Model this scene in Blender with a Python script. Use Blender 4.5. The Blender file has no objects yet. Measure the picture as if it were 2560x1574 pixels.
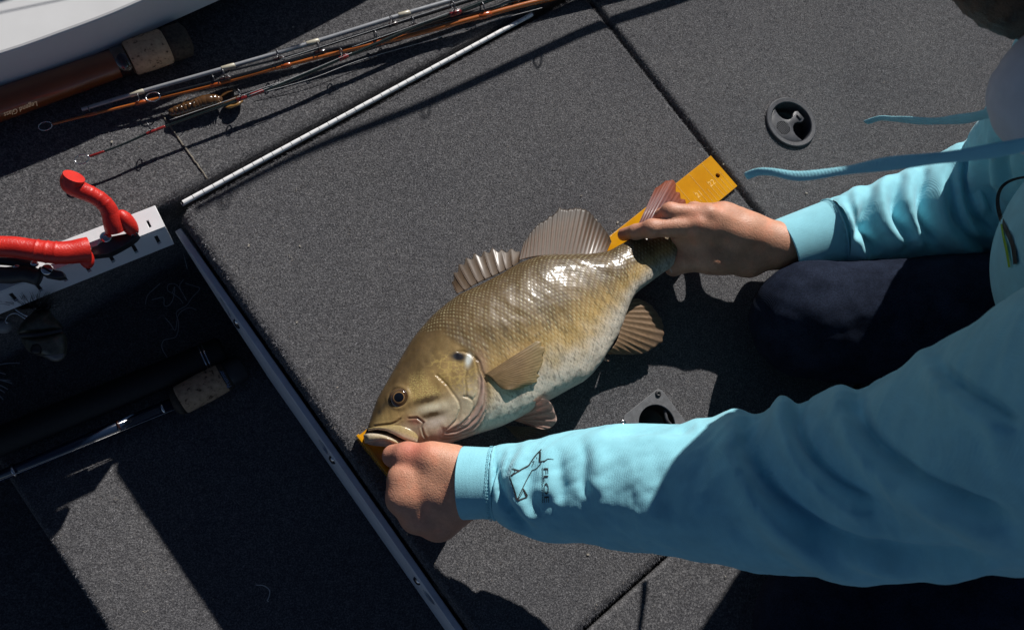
import bpy, bmesh, math, random
import numpy as np
from mathutils import Vector, Matrix, Euler

random.seed(7)
RNG = np.random.default_rng(11)
scene = bpy.context.scene
COL = scene.collection

# ------------------------------------------------------------------ camera
IW, IH, FPX = 2560.0, 1574.0, 2000.0          # photo size and focal length in photo pixels
CAM_H = 0.88                                   # metres above the deck carpet
_t, _p = math.radians(20.0), math.radians(129.0)
NAD = np.array([math.sin(_t) * math.cos(_p), math.sin(_t) * math.sin(_p), math.cos(_t)])
EX = np.array([1.0, 0, 0]) - NAD * NAD[0]
EX /= np.linalg.norm(EX)
EY = np.cross(NAD, EX)

cam_data = bpy.data.cameras.new('camera')
cam = bpy.data.objects.new('camera', cam_data)
COL.objects.link(cam)
rx = (EX[0], -EY[0], -NAD[0])
ux = (-EX[1], EY[1], NAD[1])
bx_ = (-EX[2], EY[2], NAD[2])
cam.matrix_world = Matrix(((rx[0], ux[0], bx_[0], 0), (rx[1], ux[1], bx_[1], 0), (rx[2], ux[2], bx_[2], CAM_H), (0, 0, 0, 1)))
cam_data.sensor_width = 36.0
cam_data.lens = 36.0 * FPX / IW
cam_data.clip_start = 0.02
cam_data.clip_end = 5000
cam_data.dof.use_dof = True
cam_data.dof.focus_distance = 0.86
cam_data.dof.aperture_fstop = 9.0
scene.camera = cam

# ------------------------------------------------------------------ sky, sun, exposure
SUN_EL = math.radians(33.5)
SHADOW = np.array([-0.29, -0.957])            # ground direction in which shadows fall
sun_dir = np.array([-SHADOW[0] * math.cos(SUN_EL), -SHADOW[1] * math.cos(SUN_EL), math.sin(SUN_EL)])
world = bpy.data.worlds.new('World')
scene.world = world
world.use_nodes = True
wn = world.node_tree
wn.nodes.clear()
sky = wn.nodes.new('ShaderNodeTexSky')
sky.sky_type = 'NISHITA'
sky.sun_disc = False
sky.air_density = 0.4
sky.dust_density = 0.3
sky.altitude = 600
sky.sun_elevation = SUN_EL
sky.sun_rotation = math.atan2(sun_dir[0], sun_dir[1])
bg = wn.nodes.new('ShaderNodeBackground')
bg.inputs['Strength'].default_value = 0.05
wo = wn.nodes.new('ShaderNodeOutputWorld')
wn.links.new(sky.outputs[0], bg.inputs[0])
wn.links.new(bg.outputs[0], wo.inputs[0])
sun_data = bpy.data.lights.new('sun', 'SUN')
sun_data.energy = 5.0
sun_data.angle = math.radians(0.5)
sun_data.color = (1.0, 0.965, 0.92)
sun = bpy.data.objects.new('sun', sun_data)
COL.objects.link(sun)
sun.rotation_euler = Vector(sun_dir).to_track_quat('Z', 'Y').to_euler()
sun.location = tuple(sun_dir * 4)
scene.view_settings.view_transform = 'Standard'
scene.view_settings.look = 'None'
scene.view_settings.gamma = 1.0
scene.view_settings.exposure = 0.0
scene.view_settings.use_curve_mapping = False
scene.cycles.use_denoising = True
scene.cycles.max_bounces = 6
scene.cycles.transparent_max_bounces = 8

# ------------------------------------------------------------------ geometry helpers
def P(px, py, z=0.0):
    """World point at height z seen at photo pixel (px, py)."""
    d = np.array([(px - IW / 2) / FPX, (py - IH / 2) / FPX, 1.0])
    d = d / (d @ NAD) * (CAM_H - z)
    return np.array([d @ EX, -(d @ EY), z])

def PROJ(v):
    """Photo pixel of world points (n,3); used only to look up traced outlines while modelling."""
    v = np.asarray(v, float)
    w = np.stack([v[:, 0], -v[:, 1], CAM_H - v[:, 2]], 1)
    c = w[:, :1] * EX + w[:, 1:2] * EY + w[:, 2:3] * NAD
    return np.stack([c[:, 0] / c[:, 2] * FPX + IW / 2, c[:, 1] / c[:, 2] * FPX + IH / 2], 1)

# deck frame: U across the hatch, V along its front edge, origin at the hatch corner
UD = np.array([math.cos(math.radians(37.4)), math.sin(math.radians(37.4))])
VD = np.array([UD[1], -UD[0]])
O2 = np.array([-0.195, 0.350])
def DF(u, v, z=0.0):
    q = O2 + UD * u + VD * v
    return np.array([q[0], q[1], z])
def TO_DF(p):
    q = np.asarray(p)[:2] - O2
    return q @ UD, q @ VD

def mesh_obj(name, verts, faces, mat=None, parent=None, smooth=True, colors=None, link=True):
    me = bpy.data.meshes.new(name)
    verts = np.asarray(verts, dtype=np.float32).reshape(-1, 3)
    if isinstance(faces, np.ndarray):
        n, k = faces.shape
        me.vertices.add(len(verts))
        me.vertices.foreach_set('co', verts.ravel())
        me.loops.add(n * k)
        me.polygons.add(n)
        me.loops.foreach_set('vertex_index', faces.astype(np.int32).ravel())
        me.polygons.foreach_set('loop_start', np.arange(0, n * k, k, dtype=np.int32))
        me.polygons.foreach_set('loop_total', np.full(n, k, dtype=np.int32))
        me.update(calc_edges=True)
        me.validate()
    else:
        me.from_pydata([tuple(map(float, v)) for v in verts], [], [tuple(map(int, f)) for f in faces])
        me.update()
    if smooth:
        me.polygons.foreach_set('use_smooth', np.ones(len(me.polygons), dtype=bool))
    if colors is not None:
        ca = me.color_attributes.new('pigment', 'FLOAT_COLOR', 'POINT')
        c4 = np.ones((len(verts), 4), dtype=np.float32)
        c4[:, :3] = colors
        ca.data.foreach_set('color', c4.ravel())
    if mat is not None:
        me.materials.append(mat)
    ob = bpy.data.objects.new(name, me)
    if parent is not None:
        ob.parent = parent
        ob.matrix_parent_inverse = parent.matrix_basis.inverted()
    COL.objects.link(ob)
    return ob

def sharp(o, deg=35):
    o.data.set_sharp_from_angle(angle=math.radians(deg))
    return o

def empty(name, loc, label=None, cat=None, group=None):
    e = bpy.data.objects.new(name, None)
    e.location = tuple(map(float, loc))
    e.empty_display_size = 0.02
    COL.objects.link(e)
    if label:
        tag(e, label, cat, group)
    return e

def tag(o, label, cat, group=None):
    o['label'] = label
    o['category'] = cat
    if group:
        o['group'] = group
    return o

def catmull(pts, n):
    """Smooth curve of n points through pts (any dimension)."""
    p = np.asarray(pts, float)
    if len(p) == 2:
        t = np.linspace(0, 1, n)[:, None]
        return p[0] * (1 - t) + p[1] * t
    ext = np.vstack([2 * p[0] - p[1], p, 2 * p[-1] - p[-2]])
    seg = np.linalg.norm(np.diff(p, axis=0), axis=1)
    cum = np.concatenate([[0], np.cumsum(seg)])
    tt = np.linspace(0, cum[-1], n)
    out = []
    for t in tt:
        i = min(np.searchsorted(cum, t, side='right') - 1, len(p) - 2)
        f = (t - cum[i]) / max(seg[i], 1e-9)
        a, b, c, d = ext[i], ext[i + 1], ext[i + 2], ext[i + 3]
        out.append(0.5 * ((2 * b) + (c - a) * f + (2 * a - 5 * b + 4 * c - d) * f * f + (3 * b - a - 3 * c + d) * f ** 3))
    return np.array(out)

def frames(path, up=(0, 0, 1)):
    path = np.asarray(path, float)
    t = np.gradient(path, axis=0)
    t /= np.linalg.norm(t, axis=1)[:, None] + 1e-12
    up = np.asarray(up, float)
    side = np.cross(t, up)
    side /= np.linalg.norm(side, axis=1)[:, None] + 1e-12
    nrm = np.cross(side, t)
    return t, side, nrm

def tube_data(path, radii, seg=10, caps=True, up=(0, 0, 1), flat=1.0):
    path = np.asarray(path, float)
    n = len(path)
    r = np.broadcast_to(np.asarray(radii, float), (n,))
    t, s, m = frames(path, up)
    th = np.linspace(0, 2 * np.pi, seg, endpoint=False)
    V = path[:, None, :] + r[:, None, None] * (np.cos(th)[None, :, None] * s[:, None, :] + flat * np.sin(th)[None, :, None] * m[:, None, :])
    V = V.reshape(-1, 3)
    i = np.arange(n - 1)[:, None] * seg
    j = np.arange(seg)[None, :]
    j2 = (j + 1) % seg
    F = np.stack([i + j, i + j2, i + seg + j2, i + seg + j], -1).reshape(-1, 4)
    faces = [tuple(f) for f in F]
    if caps:
        faces.append(tuple(range(seg - 1, -1, -1)))
        faces.append(tuple(range((n - 1) * seg, n * seg)))
    return V, faces

def tube(name, path, radii, mat, parent=None, seg=10, **kw):
    V, F = tube_data(path, radii, seg, **kw)
    return mesh_obj(name, V, F, mat, parent)

def join_data(parts):
    V, F, o = [], [], 0
    for v, f in parts:
        V.append(np.asarray(v, float).reshape(-1, 3))
        F += [tuple(int(i) + o for i in q) for q in f]
        o += len(V[-1])
    return np.vstack(V), F

def box_data(c, ax, ay, az):
    """box from centre and three half-axis vectors"""
    c, ax, ay, az = (np.asarray(q, float) for q in (c, ax, ay, az))
    V = [c + sx * ax + sy * ay + sz * az for sz in (-1, 1) for sx, sy in ((-1, -1), (1, -1), (1, 1), (-1, 1))]
    F = [(0, 3, 2, 1), (4, 5, 6, 7), (0, 1, 5, 4), (1, 2, 6, 5), (2, 3, 7, 6), (3, 0, 4, 7)]
    if np.dot(np.cross(ax, ay), az) < 0:
        F = [f[::-1] for f in F]
    return np.array(V), F

def prism_data(poly, z0, z1):
    """vertical prism over a ground polygon of (x,y)"""
    poly = np.asarray(poly, float)[:, :2]
    area = 0.5 * np.sum(poly[:, 0] * np.roll(poly[:, 1], -1) - np.roll(poly[:, 0], -1) * poly[:, 1])
    if area < 0:
        poly = poly[::-1]
    n = len(poly)
    V = np.vstack([np.c_[poly, np.full(n, z0)], np.c_[poly, np.full(n, z1)]])
    F = [tuple(range(n - 1, -1, -1)), tuple(range(n, 2 * n))] + [(i, (i + 1) % n, n + (i + 1) % n, n + i) for i in range(n)]
    return V, F

def bevel(o, w, seg=2, angle=35):
    m = o.modifiers.new('bevel', 'BEVEL')
    m.width = w
    m.segments = seg
    m.limit_method = 'ANGLE'
    m.angle_limit = math.radians(angle)
    return o

def rounded_slab(name, u0, u1, v0, v1, z0, z1, r, mat, parent=None, corner=None, seg=5):
    """deck-frame slab with rounded top edges and rounded plan corners"""
    corner = corner or r
    def outline(off):
        pts = []
        c = max(corner - off, 0.0005)
        for cx, cy, a0 in ((u1 - off - c, v1 - off - c, 0), (u0 + off + c, v1 - off - c, 90), (u0 + off + c, v0 + off + c, 180), (u1 - off - c, v0 + off + c, 270)):
            for k in range(7):
                a = math.radians(a0 + 15 * k)
                pts.append((cx + c * math.cos(a), cy + c * math.sin(a)))
        return pts
    rings = [(0.0, z0), (0.0, z1 - r)]
    for k in range(1, seg + 1):
        a = math.pi / 2 * k / seg
        rings.append((r * (1 - math.cos(a)), z1 - r + r * math.sin(a)))
    rings.append((r + 0.002, z1))
    rings.append((r + 0.004, z1))
    V, F = [], []
    n = 28
    for off, z in rings:
        V += [DF(a, b, z) for a, b in outline(off)]
    for k in range(len(rings) - 1):
        for i in range(n):
            j = (i + 1) % n
            F.append((k * n + j, k * n + i, (k + 1) * n + i, (k + 1) * n + j))
    top = (len(rings) - 1) * n
    F.append(tuple(range(top + n - 1, top - 1, -1)))
    F.append(tuple(range(n)))
    return sharp(mesh_obj(name, V, F, mat, parent))

def polyline_dist(pts, line, closed=False):
    """distance and signed side from 2-D points to a polyline"""
    line = np.asarray(line, float)
    if closed:
        line = np.vstack([line, line[:1]])
    best = np.full(len(pts), 1e9)
    side = np.zeros(len(pts))
    par = np.zeros(len(pts))
    acc = 0.0
    tot = np.sum(np.linalg.norm(np.diff(line, axis=0), axis=1))
    for a, b in zip(line[:-1], line[1:]):
        ab = b - a
        L = np.linalg.norm(ab)
        t = np.clip(((pts - a) @ ab) / (L * L + 1e-12), 0, 1)
        d = pts - a - t[:, None] * ab
        dd = np.hypot(d[:, 0], d[:, 1])
        m = dd < best
        best[m] = dd[m]
        side[m] = np.sign(ab[0] * (pts[m, 1] - a[1]) - ab[1] * (pts[m, 0] - a[0]))
        par[m] = (acc + t[m] * L) / tot
        acc += L
    return best, side, par

def in_poly(pts, poly):
    poly = np.asarray(poly, float)
    x, y = pts[:, 0], pts[:, 1]
    inside = np.zeros(len(pts), bool)
    j = len(poly) - 1
    for i in range(len(poly)):
        xi, yi = poly[i]
        xj, yj = poly[j]
        c = ((yi > y) != (yj > y)) & (x < (xj - xi) * (y - yi) / (yj - yi + 1e-12) + xi)
        inside ^= c
        j = i
    return inside

def soft_poly(pts, poly, w):
    """1 inside, 0 outside, smooth over +-w"""
    d, _, _ = polyline_dist(pts, poly, closed=True)
    sd = np.where(in_poly(pts, poly), d, -d)
    return smooth(sd, -w, w)

def smooth(x, a, b):
    t = np.clip((x - a) / (b - a), 0, 1)
    return t * t * (3 - 2 * t)

def hash2(i, j, seed=0):
    h = (i.astype(np.int64) * 374761393 + j.astype(np.int64) * 668265263 + seed * 974634777) & 0xffffffff
    h = ((h ^ (h >> 13)) * 1274126177) & 0xffffffff
    return ((h ^ (h >> 16)) & 0xffffff) / float(0xffffff)

def vnoise(x, y, seed=0):
    xi, yi = np.floor(x), np.floor(y)
    fx, fy = x - xi, y - yi
    fx, fy = fx * fx * (3 - 2 * fx), fy * fy * (3 - 2 * fy)
    a, b = hash2(xi, yi, seed), hash2(xi + 1, yi, seed)
    c, d = hash2(xi, yi + 1, seed), hash2(xi + 1, yi + 1, seed)
    return (a * (1 - fx) + b * fx) * (1 - fy) + (c * (1 - fx) + d * fx) * fy

def fbm(x, y, seed=0, oct=3):
    s, a, t = 0, 0.5, 0
    for k in range(oct):
        s = s + a * vnoise(x * 2 ** k, y * 2 ** k, seed + k)
        t += a
        a *= 0.5
    return s / t

# ------------------------------------------------------------------ materials
class MatBuilder:
    def __init__(self, name):
        self.m = bpy.data.materials.new(name)
        self.m.use_nodes = True
        self.t = self.m.node_tree
        self.b = self.t.nodes['Principled BSDF']
    def node(self, kind, **kw):
        n = self.t.nodes.new(kind)
        for k, v in kw.items():
            if k in n.inputs:
                n.inputs[k].default_value = v
            else:
                setattr(n, k, v)
        return n
    def link(self, a, b):
        self.t.links.new(a, b)
    def set(self, **kw):
        for k, v in kw.items():
            self.b.inputs[k.replace('_', ' ')].default_value = v
        return self
    def coords(self, kind='Object', scale=None):
        tc = self.node('ShaderNodeTexCoord')
        out = tc.outputs[kind]
        if scale is not None:
            mp = self.node('ShaderNodeMapping')
            mp.inputs['Scale'].default_value = scale
            self.link(out, mp.inputs['Vector'])
            out = mp.outputs[0]
        return out
    def noise(self, scale, detail=2.0, rough=0.5, vec=None):
        n = self.node('ShaderNodeTexNoise')
        n.inputs['Scale'].default_value = scale
        n.inputs['Detail'].default_value = detail
        n.inputs['Roughness'].default_value = rough
        self.link(vec if vec is not None else self.coords(), n.inputs['Vector'])
        return n.outputs['Fac']
    def ramp(self, fac, stops):
        r = self.node('ShaderNodeValToRGB')
        el = r.color_ramp.elements
        while len(el) < len(stops):
            el.new(0.5)
        for e, (p, c) in zip(el, stops):
            e.position = p
            e.color = (*c, 1) if len(c) == 3 else c
        self.link(fac, r.inputs[0])
        return r.outputs[0]
    def mix(self, fac, a, b, mode='MIX'):
        n = self.node('ShaderNodeMix')
        n.data_type = 'RGBA'
        n.blend_type = mode
        for src, idx in ((fac, 0), (a, 6), (b, 7)):
            if isinstance(src, bpy.types.NodeSocket):
                self.link(src, n.inputs[idx])
            elif idx == 0:
                n.inputs[0].default_value = src
            else:
                n.inputs[idx].default_value = (*src, 1)
        return n.outputs[2]
    def bump(self, height, strength=0.3, dist=0.001, prev=None):
        n = self.node('ShaderNodeBump')
        n.inputs['Strength'].default_value = strength
        n.inputs['Distance'].default_value = dist
        self.link(height, n.inputs['Height'])
        if prev is not None:
            self.link(prev, n.inputs['Normal'])
        self.link(n.outputs[0], self.b.inputs['Normal'])
        return n.outputs[0]
    def color(self, c):
        if isinstance(c, bpy.types.NodeSocket):
            self.link(c, self.b.inputs['Base Color'])
        else:
            self.b.inputs['Base Color'].default_value = (*c, 1)
        return self
    def pigment(self):
        a = self.node('ShaderNodeVertexColor')
        a.layer_name = 'pigment'
        return a.outputs[0]

def plain(name, col, rough=0.5, metal=0.0, var=0.12, scale=60, coat=0.0, bump=0.0, bscale=300):
    m = MatBuilder(name)
    f = m.noise(scale, 4, 0.6)
    lo = tuple(max(c * (1 - var), 0) for c in col)
    hi = tuple(min(c * (1 + var), 1) for c in col)
    m.color(m.ramp(f, [(0.3, lo), (0.7, hi)]))
    m.set(Roughness=rough, Metallic=metal, Coat_Weight=coat)
    rf = m.noise(scale * 2.3, 3, 0.6)
    rr = m.node('ShaderNodeMapRange')
    rr.inputs['To Min'].default_value = max(rough - 0.1, 0.02)
    rr.inputs['To Max'].default_value = min(rough + 0.12, 1)
    m.link(rf, rr.inputs[0])
    m.link(rr.outputs[0], m.b.inputs['Roughness'])
    if bump > 0:
        m.bump(m.noise(bscale, 3), bump, 0.0008)
    return m.m

def carpet_material(name, gain=1.0):
    m = MatBuilder(name)
    fine = m.noise(520, 3, 0.7)
    mid = m.noise(120, 3, 0.55)
    big = m.noise(9, 4, 0.6)
    c1 = m.ramp(fine, [(0.30, (0.045 * gain, 0.045 * gain, 0.05 * gain)), (0.5, (0.125 * gain, 0.124 * gain, 0.13 * gain)), (0.68, (0.30 * gain, 0.295 * gain, 0.30 * gain))])
    c2 = m.ramp(mid, [(0.35, (0.72, 0.72, 0.73)), (0.65, (1.0, 1.0, 1.0))])
    c3 = m.ramp(big, [(0.3, (0.82, 0.82, 0.83)), (0.7, (1.0, 0.99, 0.97))])
    m.color(m.mix(1.0, m.mix(1.0, c1, c2, 'MULTIPLY'), c3, 'MULTIPLY'))
    m.set(Roughness=0.95)
    m.b.inputs['Specular IOR Level'].default_value = 0.15
    m.bump(fine, 0.9, 0.0012)
    return m.m

MAT = {}
MAT['carpet'] = carpet_material('grey marine carpet', 1.0)
MAT['white_gel'] = plain('white gelcoat', (0.66, 0.66, 0.66), 0.35, 0, 0.05, 14)
MAT['alu'] = plain('satin aluminium', (0.66, 0.67, 0.70), 0.45, 0.0, 0.12, 40, bump=0.1)
MAT['hinge'] = plain('hinge steel', (0.80, 0.80, 0.80), 0.5, 0.0, 0.1, 80)
MAT['black'] = plain('matte black plastic', (0.028, 0.029, 0.032), 0.5, 0, 0.25, 90, bump=0.15)
MAT['latch'] = plain('dark nylon', (0.050, 0.052, 0.060), 0.42, 0, 0.2, 120, bump=0.25, bscale=1500)
MAT['void'] = plain('black recess', (0.010, 0.010, 0.012), 0.5)
MAT['chrome'] = plain('bright metal', (0.62, 0.62, 0.63), 0.22, 1.0, 0.1, 200)
MAT['white_plastic'] = plain('white rack plastic', (0.74, 0.74, 0.76), 0.38, 0, 0.05, 30)
# ================================================================== the boat
PIT = -0.185
def structure(o):
    o['kind'] = 'structure'
    return o

def carve(obj, cutters):
    """subtract closed shapes (verts, faces) from obj's mesh for good"""
    made = []
    for V, F in cutters:
        c = mesh_obj('cutter', V, F, None, None, False)
        m = obj.modifiers.new('carve', 'BOOLEAN')
        m.operation = 'DIFFERENCE'
        m.solver = 'EXACT'
        m.object = c
        made.append(c)
    bpy.context.view_layer.update()
    dg = bpy.context.evaluated_depsgraph_get()
    me = bpy.data.meshes.new_from_object(obj.evaluated_get(dg))
    obj.modifiers.clear()
    old = obj.data
    obj.data = me
    me.name = old.name
    sharp(obj)
    for c in made:
        bpy.data.objects.remove(c, do_unlink=True)

def circle_prism(c, r, z0, z1, n=48):
    a = np.linspace(0, 2 * np.pi, n, endpoint=False)
    return prism_data(np.c_[c[0] + r * np.cos(a), c[1] + r * np.sin(a)], z0, z1)

def lathe_data(prof, c, n=48, axis=None):
    """revolve (r,z) profile around vertical axis through c; closed profile ring"""
    prof = np.asarray(prof, float)
    m = len(prof)
    a = np.linspace(0, 2 * np.pi, n, endpoint=False)
    V = np.stack([c[0] + prof[None, :, 0] * np.cos(a)[:, None], c[1] + prof[None, :, 0] * np.sin(a)[:, None], np.broadcast_to(c[2] + prof[None, :, 1], (n, m))], -1).reshape(-1, 3)
    F = []
    for i in range(n):
        i2 = (i + 1) % n
        for k in range(m - 1):
            F.append((i * m + k, i2 * m + k, i2 * m + k + 1, i * m + k + 1))
    return V, F

# carpeted hatch lid between hinge and side deck
hatch = rounded_slab('hatch_lid', 0.007, 0.6105, 0.004, 0.636, -0.05, 0.0, 0.012, MAT['carpet'], corner=0.018)
tag(hatch, 'grey carpeted hatch lid lying under the fish and ruler', 'hatch')
side_deck = structure(rounded_slab('side_deck', 0.613, 2.6, -1.6, 2.4, -0.2, 0.0, 0.008, MAT['carpet']))
lower_deck = structure(rounded_slab('lower_deck', 0.007, 0.606, 0.6390, 2.4, -0.2, -0.001, 0.004, MAT['carpet']))
upper_deck = structure(rounded_slab('upper_deck', -1.6, 0.606, -1.6, -0.008, -0.2, -0.001, 0.010, MAT['carpet']))
pit_floor = structure(rounded_slab('pit_floor', -0.312, 0.012, -0.02, 2.4, -0.33, PIT, 0.010, MAT['carpet']))
low_floor = structure(rounded_slab('low_floor', -1.6, -0.3125, -0.02, 2.4, -0.47, -0.33, 0.010, MAT['carpet']))

# worn pale seam tape where the shelf carpet meets the deck carpet
seam_path = catmull([DF(0.056, -0.105, -0.0006), DF(0.0555, -0.06, -0.0003), DF(0.0562, -0.025, -0.0004), DF(0.056, -0.012, -0.002)], 30)
seam_path[:, 0] += RNG.normal(0, 0.0004, 30)
tube('carpet_seam', seam_path, 0.0011, plain('frayed backing', (0.17, 0.15, 0.12), 0.9, 0, 0.5, 400, bump=0.5), upper_deck, 6)

# ---- recessed round latch in the side deck
LC = P(1977.5, 306, 0.002)
LR = 0.0375
carve(side_deck, [circle_prism(LC, LR * 0.88, -0.03, 0.02)])
latch = empty('deck_latch', LC, 'round black recessed pull latch set in the carpet of the side deck', 'latch')
la = np.radians(40)
lx, ly = np.array([np.cos(la), np.sin(la)]), np.array([np.sin(la), -np.cos(la)])
def LP(x, y):
    q = LC[:2] + LR * (x * lx + y * ly)
    return q
ring = [(LR * 0.99, -0.004), (LR, 0.0), (LR * 0.99, 0.0014), (LR * 0.96, 0.0021), (LR * 0.825, 0.0018), (LR * 0.80, 0.0008), (LR * 0.795, -0.001), (LR * 0.79, -0.020)]
sharp(mesh_obj('ring', *lathe_data(ring, LC, 64), MAT['latch'], latch), 25)
cup = [(LR * 0.80, -0.002), (LR * 0.79, -0.020), (LR * 0.70, -0.0235), (0.0004, -0.0235)]
mesh_obj('cup', *lathe_data(cup, LC, 48), MAT['void'], latch)
half = [(-.12, .755), (-.17, .60), (-.185, .45), (-.14, .29), (-.03, .16), (.12, .10), (.27, .125), (.36, .20), (.48, .225), (.60, .17)]
arc = [(0.765 * math.cos(math.radians(a)), 0.765 * math.sin(math.radians(a))) for a in range(262, 98, -12)]
poly = [LP(x, y) for x, y in ([(x, y) for x, y in half] + [(x, -y) for x, y in half[::-1]] + arc)]
hd = mesh_obj('handle', *prism_data(poly, LC[2] - 0.006, LC[2] - 0.0012), MAT['latch'], latch, smooth=False)
bevel(hd, 0.0006, 2)
gc = LP(-.40, -.02)
carve(hd, [circle_prism(gc, LR * 0.27, LC[2] - 0.0100, LC[2] + 0.01, 32)])
rib = None
for k in range(8):
    off = (-3.5 + k) * LR * 0.066
    hl = math.sqrt(max((LR * 0.255) ** 2 - off ** 2, 1e-8))
    c = np.array([gc[0] + ly[0] * 0 + lx[0] * off, gc[1] + lx[1] * off, LC[2] - 0.0026])
    mesh_obj('grip_rib', *box_data(c, np.r_[ly * hl, 0], np.r_[lx * 0.0006, 0], (0, 0, 0.0012)), MAT['latch'], hd, False)
bc = LP(.47, .02)
bt = mesh_obj('button', *box_data((bc[0], bc[1], LC[2] - 0.001), np.r_[lx * 0.0022, 0], np.r_[ly * 0.0042, 0], (0, 0, 0.0018)), MAT['black'], latch)
bevel(bt, 0.0009, 3)

# ---- square drain plate let into the hatch next to the sleeve
PC = P(1640, 1060, 0.0)
pu, pv = np.r_[UD, 0], np.r_[VD, 0]
HS = 0.0315
carve(hatch, [circle_prism(PC, 0.0245, -0.03, 0.02)])
plate_e = empty('latch_plate', PC, 'square dark metal plate with a round hole screwed to the hatch beside the blue sleeve', 'plate')
corners = []
for sx, sy, a0 in ((1, 1, 0), (-1, 1, 90), (-1, -1, 180), (1, -1, 270)):
    for k in range(5):
        a = math.radians(a0 + 22.5 * k)
        q = PC + pu * (sx * (HS - 0.007) + 0.007 * math.cos(a)) + pv * (sy * (HS - 0.007) + 0.007 * math.sin(a))
        corners.append(q[:2])
pl = mesh_obj('plate', *prism_data(corners, 0.0005, 0.0032), plain('dark grey cast plate', (0.12, 0.122, 0.13), 0.5, 0.0, 0.25, 150, bump=0.4, bscale=1800), plate_e, False)
carve(pl, [circle_prism(PC, 0.0225, -0.01, 0.02)])
bevel(pl, 0.0007, 2)
mesh_obj('cup', *lathe_data([(0.0232, 0.001), (0.0228, -0.022), (0.021, -0.026), (0.0004, -0.026)], PC, 40), MAT['void'], plate_e)
for q, mt in ((PC - pu * (HS - 0.008) * 0 + np.r_[(P(1645, 984, 0.003) - PC)[:2], 0], MAT['black']), (np.r_[P(1557, 1056, 0.003)[:2], 0], MAT['chrome'])):
    mesh_obj('screw', *lathe_data([(0.0036, 0.003), (0.0037, 0.0040), (0.0030, 0.0052), (0.0017, 0.0056), (0.0016, 0.0042), (0.0001, 0.0042)], q, 20), mt, plate_e)
lev = catmull([PC + pu * 0.021 + pv * -0.006 + np.array([0, 0, -0.002]), PC + pu * 0.015 + pv * 0.004 + np.array([0, 0, -0.001]), PC + pu * 0.016 + pv * 0.014 + np.array([0, 0, -0.002])], 12)
tube('lever', lev, 0.0022, MAT['latch'], plate_e, 8)

# ---- aluminium rail along the pit
rail = empty('edge_rail', DF(0.0, 0.05, -0.10), 'long bare aluminium rail with holes along the pit side of the hatch', 'rail')
vs = np.linspace(0.016, 1.5, 90)
prof = []
Vr, Fr = [], []
for v in vs:
    low = -0.030 - (abs(PIT) - 0.032) * min(1, max(0, (v - 0.016) / 0.17)) ** 0.8
    for u, z in ((-0.0045, low), (-0.0045, -0.0215), (-0.0038, -0.0200), (0.0022, -0.0200), (0.0030, -0.0210), (0.0030, low)):
        Vr.append(DF(u, v, z))
n6 = 6
for i in range(len(vs) - 1):
    for k in range(n6):
        k2 = (k + 1) % n6
        Fr.append((i * n6 + k, i * n6 + k2, (i + 1) * n6 + k2, (i + 1) * n6 + k))
Fr += [tuple(range(5, -1, -1)), tuple(range((len(vs) - 1) * 6, len(vs) * 6))]
rp = mesh_obj('rail_plate', Vr, Fr, MAT['alu'], rail, False)
holes = []
for px, py in ((560, 760), (806, 1116), (1073, 1495)):
    _, v = TO_DF(P(px, py, -0.05))
    c = DF(-0.001, v, -0.062)
    a = np.linspace(0, 2 * np.pi, 24, endpoint=False)
    V = [c + np.r_[VD * 0.0095 * math.cos(t), 0.030 * math.sin(t)] + np.r_[UD * s, 0] for s in (-0.02, 0.02) for t in a]
    F = [tuple(range(24)), tuple(range(47, 23, -1))] + [(i, i + 24, (i + 1) % 24 + 24, (i + 1) % 24) for i in range(24)]
    holes.append((np.array(V), F))
carve(rp, holes)
for px, py in ((588, 812), (825, 1153), (1037, 1455)):
    _, v = TO_DF(P(px, py, -0.06))
    c = DF(-0.0045, v, -0.06)
    a = np.linspace(0, 2 * np.pi, 16, endpoint=False)
    rings = []
    for rr, dd in ((0.0055, 0.0), (0.0052, -0.0015), (0.0035, -0.0028), (0.0001, -0.003)):
        rings += [c + np.r_[VD * rr * math.cos(t), 2.4 * rr * math.sin(t)] + np.r_[UD * dd, 0] for t in a]
    F = [(k * 16 + i, k * 16 + (i + 1) % 16, k * 16 + 16 + (i + 1) % 16, k * 16 + 16 + i) for k in range(3) for i in range(16)]
    mesh_obj('rivet', rings, F, MAT['chrome'], rail)
# inner wall behind the rail holes
structure(rounded_slab('hatch_base', 0.016, 0.60, 0.012, 2.0, -0.2, -0.052, 0.002, MAT['void']))

# ---- piano hinge
hinge = empty('piano_hinge', DF(0.02, 0, 0), 'thin bright piano hinge along the top edge of the hatch', 'hinge')
mesh_obj('leaf', *box_data(DF(0.27, 0.0, -0.003), np.r_[UD * 0.253, 0], np.r_[VD * 0.0018, 0], (0, 0, 0.001)), MAT['hinge'], hinge, False)
KL = 0.01262
kn = None
for k in range(40):
    c = DF(0.0186 + KL * (k + 0.5), 0.0005, 0.0008)
    if kn is None:
        pth = [c - np.r_[UD * (KL / 2 - 0.00035), 0], c + np.r_[UD * (KL / 2 - 0.00035), 0]]
        kn = tube('knuckle', pth, 0.0028, MAT['hinge'], hinge, 14, flat=0.8)
        sharp(kn)
        k0 = c
    else:
        o = kn.copy()
        COL.objects.link(o)
        o.location = Vector(kn.location) + Vector(tuple(c - k0 + np.array([0, 0, RNG.normal(0, 0.00015)])))
tube('hinge_pin', [DF(0.017, 0.0005, 0.0012), DF(0.526, 0.0005, 0.0012)], 0.0016, MAT['black'], hinge, 8)

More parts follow.
